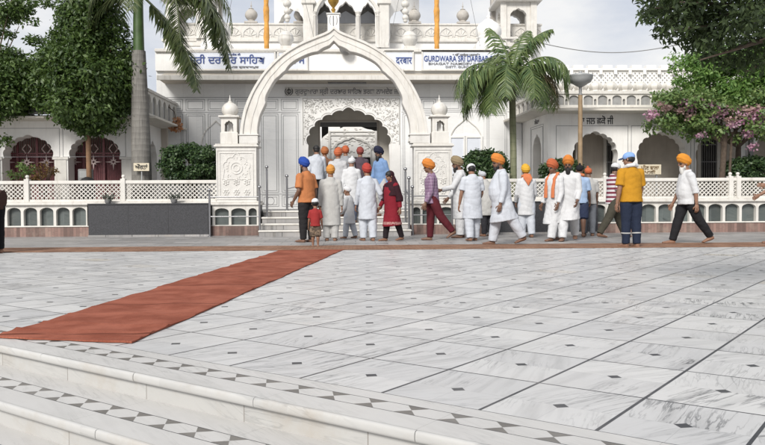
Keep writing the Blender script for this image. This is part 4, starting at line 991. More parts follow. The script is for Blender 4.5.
mb = MB(); segplate(mb, cB, cA, [rect(.002, .004, Lc, zl+.02), arch(Lc*.45, .45, .62, 1.9, 2.55, 5, .05, .05, 8)], .30); mb.build('oblique_wall', M_['white'], w)
mb = MB(); segplate(mb, cB, cA, [rect(Lc*.45-.6, .6, Lc*.45+.6, 2.6)], .03, .5); mb.build('oblique_niche', M_['inner'], w)
mb = MB(); cornice_run(mb, [cC, cB, cA], zl, .60, .05); mb.build('eave', M_['cream'], w)
off = .30; d1 = Vector((cA[0]-cB[0], cA[1]-cB[1])).normalized(); n1 = Vector((d1.y, -d1.x))
bA = (cA[0]+n1.x*off, cA[1]+n1.y*off); bB = (cB[0]+n1.x*off-.14*d1.x, YL-off); bC = (cC[0], YL-off)
balustrade(w, bC, bB, zl+.13, .6, 22); balustrade(w, bB, bA, zl+.13, .6, 6, .03)
mb = MB(); mb.add([(bC[0], YL-.2, zl+.115), (bB[0], YL-.2, zl+.115), (bA[0], bA[1]+.1, zl+.115), (bA[0], 27, zl+.115), (bC[0], 27, zl+.115)], [(0, 1, 2, 3, 4)]); mb.add([(cC[0], YL+.47, zl), (cB[0]-.2, YL+.47, zl), (cA[0]-.1, 27, zl), (cC[0], 27, zl)], [(3, 2, 1, 0)]); mb.build('roof', M_['inner'], w)
mb = MB(); mb.box((cC[0], YL+2.2, .6), (cB[0]+.2, YL+2.35, zl-.01)); mb.box((cC[0], YL+.47, .02), (cB[0]-.1, YL+2.2, .60)); mb.build('veranda', M_['inner'], w)
for a, b in ops:
    X0, X1 = Xp(a-3, YL+.62), Xp(b+3, YL+.62); z0, z1 = .8, at(60, 130, YL+.9)[2]; Y = YL+.62
    mb = MB(); n = 3
    for k_ in range(n+1): x = X0+(X1-X0)*k_/n; mb.box((x-.03, Y-.03, z0), (x+.03, Y+.03, z1))
    for z in (z0, z0+.12, z1-.75, z1-.68): mb.box((X0, Y-.025, z), (X1, Y+.025, z+.04))
    for k_ in range(3*9): x = X0+(X1-X0)*(k_+.5)/27; mb.tube([(x, Y, z0), (x, Y, z1)], .009, 5)
    gr = mb.build('grille', M_['maroon'], w)
    mb = MB(); mb.box((X0, Y+.06, z0), (X1, Y+.08, z1-.7)); mb.build('grille_back', M_['maroon'], gr)
    mb = MB(); mb.box((X0-.2, Y-.4, .58), (X1+.2, Y+.1, .8)); mb.build('sill', M_['cream'], gr)
    for k_ in range(n):
        mb = MB(); cx = X0+(X1-X0)*(k_+.5)/n; cz = z0+1.12
        for j in range(8):
            th = j*math.pi/4; l = .22 if j % 2 == 0 else .11
            mb.prism([(cx+l*math.cos(th), cz+l*math.sin(th)), (cx+.04*math.cos(th+.8), cz+.04*math.sin(th+.8)), (cx+.04*math.cos(th-.8), cz+.04*math.sin(th-.8))][::-1], 'y', Y-.05-.002*j, Y-.035-.002*j)
        mb.build('star_ornament', M_['grille_star'], gr)
        for s in (-1, 1):
            for zq in (z0+.15, cz+.24):
                mb = MB(); mb.tube([(cx+s*.03, Y-.03, zq), (cx+s*.12, Y-.03, zq+.12), (cx+s*.03, Y-.03, zq+.24)], .016, 5); mb.build('scroll', M_['grille_star'], gr)

# ------------------------------------------------------------ small street furniture
YP_ = 19.45
t = thing('street_lamp', 'courtyard lamp with grey bowl head on an ochre pole', 'street lamp', (Xp(580.3, YP_), YP_, 0))
x = Xp(580.3, YP_, 120); zt = at(580, 95, YP_)[2]
mb = MB(); mb.tube([(x, YP_, 0), (x, YP_, .9), (x, YP_, zt)], [.075, .062, .055], 14); mb.build('pole', M_['pole'], t, True)
mb = MB(); mb.lathe([(.06, 0), (.05, .03), (.035, .06), (.045, .12), (.035, .18), (.06, .23)], (x, YP_, zt), 14); mb.build('neck', M_['grey'], t, True)
zb = zt+.2; mb = MB(); mb.lathe([(.05, 0), (.10, .025), (.17, .07), (.26, .12), (.30, .19), (.315, .26), (.325, .275), (.32, .295), (.2, .33), (.05, .345), (.03, .40), (0, .41)], (x, YP_, zb), 28); mb.build('bowl', M_['lampshell'], t, True)
t = thing('electrical_box', 'grey metal box standing behind the wall by the painted tree trunk', 'box', (Xp(86, 19.9), 19.9, 0))
mb = MB(); x = Xp(85.5, 19.9); mb.box((x-.16, 19.85, at(85, 180, 19.9)[2]-.1), (x+.16, 20.05, at(85, 169, 19.9)[2]), bev=.012); o = mb.build('case', M_['grey'], t); mb = MB(); mb.box((x-.12, 19.842, at(85, 178, 19.9)[2]), (x+.12, 19.849, at(85, 171, 19.9)[2])); mb.build('door', M_['lampshell'], o)
mb = MB(); mb.box((x-.03, 19.9, 0), (x+.03, 19.96, at(85, 180, 19.9)[2]-.1)); mb.build('stand', M_['grey'], t)
xb = Xp(87.5, 19.5); t = thing('bin', 'black rounded object with domed top peeping over the wall beside the grey box', 'bin', (xb, 19.5, 0)); zt = at(87, 176.5, 19.5)[2]  # unidentified dark rounded shape, modelled as a lidded container
mb = MB(); mb.lathe([(.15, 0), (.17, .05), (.19, zt-.22), (.19, zt-.2)], (xb, 19.5, 0), 20); mb.build('body', M_['black'], t, True)
mb = MB(); mb.lathe([(.2, 0), (.205, .03), (.18, .09), (.12, .15), (.05, .185), (0, .19)], (xb, 19.5, zt-.198), 20); mb.build('lid', M_['black'], t, True)
# notice board on the right, behind the wall
Yn = 19.5; a, b = Xp(634, Yn), Xp(661, Yn); z0, z1 = at(647, 174.5, Yn)[2], at(647, 164.5, Yn)[2]
t = thing('notice_board', 'cream notice board with brown lettering behind the wall beside the yellow shirted man', 'sign', ((a+b)/2, Yn, 0))
M_['noticecream'] = mat('cream_board', (.56, .50, .38), .6, .06, 4, dirt=.3); M_['noticetext'] = mat('brown_lettering', (.20, .13, .06), .6, .1)
mb = MB(); mb.box((a, Yn, z0), (b, Yn+.03, z1), bev=.005); mb.build('board', M_['noticecream'], t)
mb = MB(); text(mb, 'ਪੀਣ ਵਾਲਾ', (a+b)/2+.06, Yn-.008, z0+.13, .13, (b-a)*.66); text(mb, 'ਪਾਣੀ', (a+b)/2+.06, Yn-.008, z0+.03, .10, (b-a)*.4); mb.build('lettering', M_['noticetext'], t)
mb = MB()
for q in (a+.2, b-.1): mb.box((q-.02, Yn+.032, 0), (q+.02, Yn+.07, z1-.03))
mb.build('post', M_['grey'], t)
# overhead wire
t = MB(); P = []
p0 = Vector(at(528, 40, 24)); p1 = Vector(at(690, 42, 24.5))
for k_ in range(31):
    q = k_/30; v = p0.lerp(p1, q); v.z -= .36*math.sin(math.pi*q); P.append(v)
t.tube(P, .014, 5); tag(t.build('overhead_wire', M_['grey']), 'thin dark wire sagging across the sky right of the slim palm', 'wire')
# ------------------------------------------------------------ vegetation
def leaves(name, clumps, parent, m, size=.09, aspect=.5, seed=1, up=.45, shell=.55, droop=0.0):
    """clumps: (centre, radii, count); every leaf is a small folded blade, scattered through the clump towards its outside"""
    rs = np.random.RandomState(seed); P = []; N = []
    for c, r, n in clumps:
        d = rs.normal(size=(n, 3)); d /= np.linalg.norm(d, axis=1)[:, None]
        rad = shell+(1-shell)*rs.rand(n)**.7; rad *= 1+.10*rs.normal(size=n)
        P.append(np.array(c)+d*np.array(r)*rad[:, None]); N.append(d)
    P = np.concatenate(P); N = np.concatenate(N); n = len(P)
    nor = N*.7+np.array([0, 0, up])+rs.normal(size=(n, 3))*.55; nor /= np.linalg.norm(nor, axis=1)[:, None]
    ax = rs.normal(size=(n, 3))+np.array([0, 0, -droop]); ax -= nor*(ax*nor).sum(1)[:, None]; ax /= np.linalg.norm(ax, axis=1)[:, None]
    sd = np.cross(nor, ax); s = size*(.65+.7*rs.rand(n))[:, None]
    tip = P+ax*s; mid = P+ax*s*.45-nor*s*.06; w_ = s*aspect*.5
    a = mid+sd*w_+nor*s*.08; b = mid-sd*w_+nor*s*.08
    V = np.stack([P, a, tip, b], 1).reshape(-1, 3); i = np.arange(n)*4
    F = np.concatenate([np.stack([i, i+1, i+2], 1), np.stack([i, i+2, i+3], 1)])
    return arr_mesh(name, V, F, m, parent)
def blob(c, r, k, seed, n, spread=.62, sub=.42):
    """a crown broken into k uneven clumps inside an ellipsoid"""
    rs = random.Random(seed); out = []
    for i in range(k):
        while True:
            d = Vector((rs.uniform(-1, 1), rs.uniform(-1, 1), rs.uniform(-1, 1)))
            if .25 < d.length < 1: break
        d = d.normalized()*(spread+rs.uniform(-.12, .16)); q = sub*rs.uniform(.7, 1.2)
        out.append(((c[0]+d.x*r[0], c[1]+d.y*r[1], c[2]+d.z*r[2]), (r[0]*q, r[1]*q, r[2]*q*.9), int(n/k)))
    return out
LM = {}
LM['ficus'] = leaf_mat('ficus_leaf', (0.022, 0.050, 0.011), (0.096, 0.154, 0.035))
LM['dark'] = leaf_mat('dark_leaf', (0.017, 0.031, 0.012), (0.056, 0.086, 0.024), .25, .75)
LM['bright'] = leaf_mat('bright_leaf', (0.075, 0.165, 0.035), (0.200, 0.320, 0.085), .4)
LM['hedge'] = leaf_mat('hedge_leaf', (0.018, 0.045, 0.017), (0.077, 0.130, 0.044))
LM['boug'] = leaf_mat('creeper_leaf', (0.055, 0.117, 0.030), (0.179, 0.247, 0.076))
LM['bract'] = leaf_mat('pink_bract', (0.396, 0.165, 0.275), (0.572, 0.405, 0.475), .35)
LM['bractp'] = leaf_mat('pale_bract', (0.420, 0.260, 0.260), (0.500, 0.380, 0.340), .35)
LM['palm'] = leaf_mat('palm_leaflet', (0.036, 0.064, 0.021), (0.137, 0.164, 0.064), .2)
LM['palm2'] = leaf_mat('slim_palm_leaflet', (0.036, 0.078, 0.025), (0.151, 0.199, 0.064), .2)
LM['dry'] = leaf_mat('dry_leaflet', (0.160, 0.130, 0.075), (0.240, 0.200, 0.120), .2)
LM['rust'] = leaf_mat('rust_leaf', (0.100, 0.055, 0.020), (0.160, 0.100, 0.030), .25)
LM['orange'] = leaf_mat('dried_orange_flower', (0.380, 0.170, 0.070), (0.550, 0.300, 0.160), .3)
YT = 19.75
def trunk(name, pts, rads, m, parent, branches=(), seg=12):
    mb = MB(); mb.tube(pts, rads, seg)
    for bp, br in branches: mb.tube(bp, br, 7)
    return mb.build(name, m, parent, True)
# clipped ficus on an orange-painted trunk
x = Xp(89, YT, 160); c = at(87, 74, YT); t = thing('ficus_tree', 'large rounded dark green tree on an orange painted trunk', 'tree', (x, YT, 0))
rx_ = Xp(138, YT)-Xp(87, YT)
top = at(88, 132, YT)[2]
br = []
for k_ in range(14):
    th = k_*2.4; r = .9+.2*(k_ % 3); br.append(([(x, YT, top-.1), (x+.2*math.cos(th), YT+.2*math.sin(th), top+.5), (x+.6*r*math.cos(th), YT+.6*r*math.sin(th), top+.8+.10*k_)], [.045, .03, .008]))
trunk('trunk', [(x+.02, YT, 0), (x, YT, .9), (x-.015, YT, top), (x, YT, top+1.4)], [.085, .068, .060, .04], M_['barkor'], t, br)
cl = blob((c[0], YT, c[2]-.1), (rx_*1.0, rx_*.95, 1.38), 56, 11, 36000, .66, .36)
cl += [(at(px_, py_, YT), (.48, .45, .36), 950) for px_, py_ in ((50, 60), (44, 84), (50, 100), (64, 42), (118, 50), (126, 70), (122, 90), (112, 30), (104, 12), (74, 12), (86, 120), (72, 114), (104, 110))]
cl += [(at(84, 28, YT), (.75, .7, .55), 3000), (at(84, 8, YT), (.55, .6, .5), 2200), (at(80, 120, YT), (.42, .5, .22), 900), (at(88, 130, YT), (.28, .4, .13), 380)]
leaves('crown', cl, t, LM['ficus'], .112, .46, 3, .35, .45, .5)
mb = MB(); mb.ell((c[0], YT, c[2]-.05), (rx_*.62, rx_*.6, 1.05), 16, 10); 
# neighbour tree at the left edge, looser
x = Xp(-22, YT+.3, 160); c = at(-14, 85, YT+.3); t = thing('shade_tree', 'loose dark tree at the left photo edge with sprays against the sky', 'tree', (x, YT+.3, 0))
top = at(-20, 125, YT)[2]; br = []
for k_ in range(16):
    th = k_*2.4; r = .8+.25*(k_ % 4); br.append(([(x, YT+.3, top-.1), (x+.3*math.cos(th), YT+.3+.3*math.sin(th), top+.7), (x+r*math.cos(th), YT+.3+r*math.sin(th), top+1.1+.16*k_)], [.05, .03, .01]))
trunk('trunk', [(x, YT+.3, 0), (x+.03, YT+.3, 1), (x, YT+.3, top+1.2)], [.13, .10, .06], M_['bark'], t, br)
cl = blob((c[0]+.25, YT+.3, c[2]), (1.3, 1.2, 1.05), 32, 5, 17000, .62, .36)
cl += [(at(12, 108, YT+.3), (.45, .4, .32), 750), (at(28, 88, YT+.3), (.42, .4, .5), 900), (at(20, 66, YT+.3), (.5, .4, .25), 700), (at(8, 9, YT+.3), (.42, .4, .36), 700), (at(24, 6, YT+.3), (.3, .3, .2), 330), (at(45, 3, YT+.3), (.3, .25, .10), 130), (at(5, 33, YT+.3), (.3, .3, .12), 150), (at(36, 40, YT+.3), (.3, .3, .12), 160), (at(52, 60, YT+.3), (.3, .3, .2), 260), (at(14, 52, YT+.3), (.35, .3, .12), 130), (at(30, 22, YT+.3), (.3, .3, .10), 70), (at(4, 60, YT+.3), (.5, .4, .4), 900), (at(22, 74, YT+.3), (.5, .4, .35), 900), (at(2, 16, YT+.3), (.4, .4, .3), 500), (at(18, 12, YT+.3), (.35, .4, .2), 350), (at(4, 140, YT+.3), (.2, .3, .16), 110)]
leaves('crown', cl, t, LM['ficus'], .112, .46, 6, .3, .35, .5)
# dark overhanging tree, nearer, top right
YO = 6.0
x = 3.95; t = thing('overhanging_tree', 'dark broad-leaved tree hanging into the top right corner', 'tree', (x, YO, 0))
cz = at(740, 12, YO)
br = []
for px, py in ((655, 8), (672, 30), (690, 20), (700, 60), (725, 50), (745, 72), (760, 40), (660, 20), (680, 2), (790, -20), (820, 30)):
    e = at(px, py, YO+random.uniform(-.35, .35)); br.append(([(x, YO, 1.7), ((x+e[0])/2+.15, YO, (2.0+e[2])/2+.2), e], [.04, .022, .005]))
trunk('trunk', [(x+.05, YO, 0), (x, YO, .9), (x-.05, YO, 1.7), (x, YO, 2.7)], [.13, .10, .08, .04], M_['bark'], t, br)
cl = []; rs = random.Random(4)
for k_ in range(54):
    px = rs.uniform(696, 880); py = rs.uniform(-90, 40); cl.append((at(px, py, YO+rs.uniform(-.6, .6)), (.21, .32, .15), 330))
for px, py, n, r in ((652, 9, 60, .13), (660, 14, 80, .16), (668, 4, 130, .2), (676, 24, 110, .18), (664, 32, 44, .11), (684, 10, 160, .22), (692, 34, 60, .15), (700, 20, 170, .24), (712, 40, 90, .18), (716, 26, 170, .24), (706, 56, 26, .10), (722, 54, 70, .16), (735, 58, 60, .16), (748, 58, 60, .16), (760, 62, 50, .16), (646, 18, 16, .07), (673, 42, 14, .08), (696, -4, 200, .3), (670, -10, 160, .25), (655, -6, 90, .2), (690, 46, 20, .1)):
    cl.append((at(px, py, YO+rs.uniform(-.2, .2)), (r*.87, r*1.05, r*.67), int(n*2.4)))
leaves('crown', cl, t, LM['dark'], .052, .40, 9, .3, .15, .9)
# bright tree behind the bougainvillea
YB_ = 20.2; x = Xp(738, YB_); t = thing('bright_tree', 'bright yellow-green tree behind the pink flowering creeper', 'tree', (x, YB_, 0))
br = []
for k_ in range(18):
    e = at(672+k_*6.5, 62+9*math.sin(k_*2.1)+(12 if k_ < 3 else 0), YB_+.4*math.sin(k_)); br.append(([(x, YB_, 2.2), ((x+e[0])/2, YB_, 2.6), e], [.035, .02, .005]))
trunk('trunk', [(x, YB_, 0), (x-.04, YB_, 1.2), (x+.02, YB_, 2.6)], [.09, .08, .06], M_['bark'], t, br)
cl = []; rs = random.Random(12)
for k_ in range(64):
    px, py = rs.uniform(690, 800), rs.uniform(44, 108); cl.append((at(px, py, YB_+rs.uniform(-.6, .6)), (.34, .42, .24), 270))
for k_ in range(22): cl.append((at(698+k_*5, 62+9*math.sin(k_*2.3), YB_+.3*math.sin(k_*1.3)), (.34, .4, .24), 300))
for px, py, n in ((676, 66, 120), (680, 80, 200), (686, 92, 200), (672, 100, 120), (664, 104, 70), (690, 104, 190), (700, 62, 160), (674, 56, 40), (694, 56, 60), (679, 106, 110)): cl.append((at(px, py, YB_), (.22, .3, .18), n))
leaves('crown', cl, t, LM['bright'], .12, .42, 19, .5, .2, .6)
# bougainvillea
YV = 19.7; x = Xp(723, YV); t = thing('bougainvillea', 'pink flowering creeper spreading over a leaning trunk by the right wing', 'creeper', (x, YV, 0))
top = at(720, 132, YV)[2]
br = []
for k_ in range(16):
    e = at(655+k_*7.5, 112+8*math.sin(k_*1.7), YV+.4*math.sin(k_*2)); br.append(([(x, YV, top-.3), ((x+e[0])/2, YV, top+.2), e], [.03, .018, .005]))
br.append(([(x+.16, YV+.05, 0), (x+.14, YV, .8), (x+.22, YV, top)], [.045, .04, .03])); br.append(([(x-.1, YV+.05, 0), (x-.05, YV, 1), (x-.02, YV, top)], [.04, .03, .03]))
trunk('trunk', [(x+.02, YV, 0), (x, YV, .8), (x-.03, YV, 1.4), (x+.05, YV, top)], [.11, .09, .075, .06], M_['bark'], t, br)
cl = []; rs = random.Random(21)
for k_ in range(80):
    px = rs.uniform(658, 810); py = rs.uniform(94, 131)-abs(px-715)*.02; cl.append((at(px, py, YV+rs.uniform(-.6, .6)), (.30, .4, .2), 150))
for px, py, n in ((655, 118, 90), (648, 124, 60), (660, 108, 90), (668, 128, 60), (690, 136, 60), (705, 140, 40), (735, 138, 60), (760, 136, 80), (652, 130, 50), (672, 102, 70)): cl.append((at(px, py, YV), (.2, .3, .14), n))
leaves('crown', cl, t, LM['boug'], .105, .55, 31, .45, .25)
cl = []; clp = []
for px, py, n in ((697, 100, 150), (690, 108, 90), (704, 106, 90), (718, 108, 110), (724, 113, 80), (654, 113, 70), (650, 116, 50), (745, 116, 110), (752, 120, 110), (760, 118, 150), (764, 124, 120), (741, 122, 80), (684, 102, 90), (711, 104, 90), (748, 133, 130), (755, 130, 90), (762, 126, 90), (764, 112, 90), (757, 112, 90), (733, 124, 60), (736, 112, 50), (752, 146, 50), (700, 136, 26), (703, 133, 20), (780, 120, 120), (712, 118, 30)): cl.append((at(px, py, YV-.42), (.17, .16, .11), n))
for px, py, n in ((668, 108, 100), (680, 110, 90), (690, 116, 60), (662, 104, 60), (750, 110, 80), (758, 108, 60), (731, 108, 60), (716, 112, 60), (735, 118, 60), (728, 120, 60), (742, 108, 50), (708, 112, 50)): clp.append((at(px, py, YV-.42), (.15, .14, .09), n))
leaves('blossom', cl, t, LM['bract'], .075, .8, 33, .5, .1); leaves('pale_blossom', clp, t, LM['bractp'], .07, .8, 34, .5, .1)
# hedges and bushes
def bush(name, label, px0, px1, py0, py1, Y, m, n, size, seed, ry=None, group=None, flat=.75, zlow=0):
    a, b = Xp(px0, Y), Xp(px1, Y); z1 = at((px0+px1)/2, py0, Y)[2]; z0 = zlow; zc_ = at((px0+px1)/2, py1, Y)[2]; cx = (a+b)/2; r = (b-a)/2; ry = ry or r*.8
    t = thing(name, label, 'bush', (cx, Y, 0), 'clipped bushes behind the wall'); mb = MB()
    for k_ in range(7): th = k_*.9; mb.tube([(cx+.05*math.cos(th), Y+.05*math.sin(th), 0), (cx+r*.3*math.cos(th), Y+ry*.3*math.sin(th), z1*.6), (cx+r*.6*math.cos(th), Y+ry*.6*math.sin(th), z1*.85)], [.03, .02, .008], 6)
    mb.build('stem', M_['bark'], t, True)
    cl = []; rs = random.Random(seed); zm = (zc_+z1)/2; rz = (z1-zc_)/2
    for k_ in range(70):
        u, v, w_ = rs.uniform(-1, 1), rs.uniform(-1, 1), rs.uniform(-1, 1); q = (abs(u)**3.2+abs(v)**3.2+abs(w_)**3.2)**(1/3.2); u, v, w_ = u/q*.80, v/q*.80, w_/q*.78
        cl.append(((cx+u*r, Y+v*ry, zm+w_*rz), (r*.30, ry*.30, rz*.32), n//40))
    leaves('crown', cl, t, m, size, .55, seed, .4, .2); return t
bush('clipped_bush', 'large rounded clipped bush behind the lattice wall left of the arch', 160.5, 219, 144.5, 184, 19.75, LM['hedge'], 9000, .085, 41)
bush('clipped_bush', 'clipped bush behind the wall among the white-clothed group', 463, 507, 150.5, 186, 19.75, LM['hedge'], 6000, .085, 42)
bush('clipped_bush', 'small square bush beside the slim palm in front of the oblique wall', 541, 582, 160, 186, 19.8, LM['hedge'], 5000, .08, 43)
bush('clipped_bush', 'dark hedge behind the wall at the right photo edge', 727, 800, 157, 186, 19.9, LM['hedge'], 9000, .085, 44, .5)
def potted(label, px, py0, py1, Y, m, spread, seed, n=420):
    x = Xp(px, Y); zt = at(px, py0, Y)[2]; zb = at(px, py1, Y)[2]; t = thing('potted_plant', label, 'plant', (x, Y, 0), 'potted plants by the left wing')
    mb = MB(); mb.lathe([(.10, .60), (.13, .62), (.17, .88), (.19, .90), (.19, .94), (.165, .94), (.16, .9), (0, .9)], (x, Y, 0), 16); mb.build('pot', M_['terracotta'], t, True)
    mb = MB(); mb.box((x-.16, Y-.16, 0), (x+.16, Y+.16, .598)); mb.build('pedestal', M_['white2'], t)
    mb = MB(); rs = random.Random(seed)
    for k_ in range(9): th = rs.uniform(0, 6.28); mb.tube([(x, Y, .9), (x+spread*.3*math.cos(th), Y+.2*math.sin(th), (zt+.9)/2), (x+spread*.8*math.cos(th), Y+.3*math.sin(th), zt-.1)], [.012, .009, .004], 5)
    mb.build('stem', M_['bark'], t)
    cl = [((x+rs.uniform(-1, 1)*spread, Y+rs.uniform(-.2, .2), rs.uniform(zb, zt)), (.13, .13, .10), n//14) for _ in range(14)]
    leaves('foliage', cl, t, m, .09, .4, seed, .4, .1)
potted('dense green potted plant behind the wall at the left grille', 22, 165, 182, 19.7, LM['boug'], .26, 51)
potted('rust tinged potted plant in front of the left maroon grille', 45, 163, 182, 19.75, LM['rust'], .26, 52, 330)
def wallplant(px, Y, label, seed):
    x = Xp(px, Y); t = thing('potted_plant', label, 'plant', (x, Y, .80), 'small plants on the granite block'); zt = at(px, 191, Y)[2]
    mb = MB(); mb.lathe([(.05, 0), (.07, .02), (.085, .10), (.08, .10), (0, .09)], (x, Y, .80), 12); mb.build('pot', M_['grey'], t, True)
    leaves('foliage', [((x+q*.06, Y, .93+.03*abs(q)), (.07, .07, .06), 26) for q in (-1.5, -.5, .5, 1.5)], t, LM['dry2'], .08, .35, seed, .4, .1)
LM['dry2'] = leaf_mat('grey_green_leaf', (0.060, 0.075, 0.060), (0.170, 0.180, 0.150))
wallplant(108, YW-.2, 'small grey-green plant on the granite block nearer the lattice post', 61); wallplant(174, YW-.2, 'small grey-green plant on the granite block nearer the clipped bush', 62)
t = thing('flower_garland', 'dried orange flower bunch hanging at the eave tip of the left wing', 'flowers', at(177, 125, 22.4))
leaves('flowers', [(at(177, 122, 22.4), (.14, .12, .16), 90), (at(175, 128, 22.4), (.16, .12, .14), 90), (at(180, 127, 22.4), (.1, .1, .14), 60)], t, LM['orange'], .08, .7, 71, .2, .1)
mb = MB(); p = Vector(at(177, 125, 22.4)); mb.tube([p+Vector((0, 0, .0)), p+Vector((-.1, .1, .4)), p+Vector((-.3, .3, .55))], .012, 5); mb.build('stalk', M_['bark'], t)
# palms
def frond(parent, base, az, elev, L, curl, m, nl=46, ll=.5, wl=.022, seed=0, hang=.6, name='frond', fan=1.0):
    rs = np.random.RandomState(seed); P = []; d = Vector((math.cos(az), math.sin(az), 0)); e = elev; p = Vector(base); n = 22; pts = []; tn = []
    for i in range(n+1):
        t = d*math.cos(e)+Vector((0, 0, math.sin(e))); pts.append(p.copy()); tn.append(t); p = p+t*(L/n); e -= curl/n*(.5+1.0*i/n)
        e = max(e, -1.45)
    mb = MB(); mb.tube(pts, [.028*(1-.85*i/n)+.004 for i in range(n+1)], 6)
    side = Vector((-d.y, d.x, 0))
    for i in range(nl):
        f = .14+.86*i/(nl-1); k = f*n; j = min(int(k), n-1); q = pts[j].lerp(pts[j+1], k-j); t = tn[j]; up = side.cross(t)
        l = ll*(.55+.45*math.sin(math.pi*min(1, f*1.05))**.6)*(1-.45*max(0, f-.7)/.3)
        for s in (-1, 1):
            a = .75-.35*f+rs.uniform(-.12, .12); di = (t*math.sin(a)*1.0+side*(s*math.cos(a)*fan)+up*rs.uniform(-.1, .35)).normalized()
            w_ = wl*rs.uniform(.8, 1.2); c0 = q; c1 = q+di*(l*.45)+Vector((0, 0, -hang*l*.14)); c2 = q+di*(l*.86)+Vector((0, 0, -hang*l*rs.uniform(.45, .75)))
            wv = t*w_
            mb.add([c0-wv*.5, c0+wv*.5, c1+wv, c1-wv, c2], [(0, 1, 2, 3), (3, 2, 4)])
    return mb.build(name, m, parent)
def trunk_mat(name, a, b, ringscale):
    k = NT(name); o = k.obj(); sp = k.n('ShaderNodeSeparateXYZ'); k.put(sp.inputs[0], o)
    r = k.M('SINE', k.M('ADD', k.M('MULTIPLY', sp.outputs[2], ringscale), k.M('MULTIPLY', k.noise(o, 4, 3), 3.0)))
    mpn = k.n('ShaderNodeMapping'); k.put(mpn.inputs['Vector'], o); mpn.inputs['Scale'].default_value = (30, 30, 2)
    n = k.noise(mpn.outputs[0], 1, 5, .65)
    c = k.mix(k.ramp(n, .3, .7), a, b); c = k.mix(k.M('MULTIPLY', k.ramp(r, .8, 1), .28), c, tuple(x*.5 for x in a))
    k.put(k.b.inputs['Base Color'], c); k.b.inputs['Roughness'].default_value = .9; k.bump(k.M('ADD', r, k.M('MULTIPLY', n, 2.0)), .25, .01); return k.m
pt = trunk_mat('royal_palm_bark', (.125, .118, .108), (.235, .225, .205), 42)
shaft = mat('green_crownshaft', (.055, .10, .03), .5, .2, 6)
YP2 = 19.6; x = Xp(141, YP2, 150); t = thing('royal_palm', 'tall palm with a thick grey trunk and green upper shaft', 'palm', (x, YP2, 0))
z1 = at(141, 51, YP2)[2]; z2 = at(141, -14, YP2)[2]
mb = MB(); mb.tube([(x, YP2, 0), (x, YP2, .6), (x+.01, YP2, 1.5), (x+.0, YP2, 2.4), (x-.01, YP2, 3.3), (x-.02, YP2, z1)], [.27, .25, .24, .235, .205, .165], 20); mb.build('trunk', pt, t, True)
mb = MB(); mb.tube([(x-.02, YP2, z1-.004), (x-.02, YP2, z1+.12), (x-.02, YP2, z1+.8), (x, YP2, z2)], [.14, .135, .125, .10], 18); mb.build('crown_shaft', shaft, t, True)
base = (x, YP2, z2-.05)
for az, el, L, cu, sd_, ll in ((-.15, .35, 2.9, 3.2, 1, .62), (-.55, .25, 2.6, 3.6, 2, .6), (.35, .6, 3.2, 2.6, 3, .6), (2.9, .45, 2.5, 2.8, 4, .55), (3.4, .3, 2.2, 3.4, 5, .5), (1.2, .8, 2.8, 2.4, 6, .6), (2.1, .7, 2.8, 2.6, 7, .6), (-1.4, .5, 2.4, 2.8, 8, .55), (-2.3, .6, 2.5, 2.6, 9, .55), (0.0, 1.1, 2.9, 1.8, 10, .55), (3.0, 1.1, 2.8, 1.9, 11, .55)):
    frond(t, base, az, el, L, cu, LM['palm'], 52, ll, .022, sd_, .8)
# two long hanging fronds seen in front of the building
frond(t, (x-.03, YP2-.1, at(141, -6, YP2)[2]), 3.25, -.1, 1.6, 1.9, LM['palm'], 60, .5, .026, 24, .7)
frond(t, (x-.03, YP2-.1, at(141, -8, YP2)[2]), 2.9, .3, 1.9, 2.4, LM['palm'], 60, .5, .026, 25, .7)
frond(t, (x+.08, YP2-.15, at(141, -4, YP2)[2]), -.3, -.70, 2.9, .8, LM['palm'], 130, .78, .034, 21, .35, fan=1.0)
frond(t, (x+.06, YP2-.05, at(141, -4, YP2)[2]), -.1, .25, 3.5, 2.7, LM['palm'], 170, .85, .034, 22, .35, fan=1.0)
frond(t, (x+.06, YP2-.1, at(141, -9, YP2)[2]), -.25, .40, 3.2, 3.0, LM['palm'], 140, .80, .034, 23, .4, fan=1.0)
# little sign tied to the palm trunk
Ys = YP2-.36; a, b = Xp(134, Ys), Xp(149.5, Ys); z0, z1_ = at(142, 171, Ys)[2], at(142, 163, Ys)[2]
s_ = thing('trunk_sign', 'small cream sign with dark Gurmukhi word in front of the grey palm trunk', 'sign', ((a+b)/2, Ys, 0))
mb = MB(); mb.box((a, Ys, z0), (b, Ys+.02, z1_), bev=.004); mb.build('board', M_['noticecream'], s_)
mb = MB(); text(mb, 'ਔਰਤਾਂ', (a+b)/2, Ys-.008, z0+.05, .14, (b-a)*.8); mb.build('lettering', M_['black'], s_)
mb = MB(); mb.box(((a+b)/2-.012, Ys+.022, 0), ((a+b)/2+.012, Ys+.045, z1_-.02)); mb.build('post', M_['lampshell'], s_)
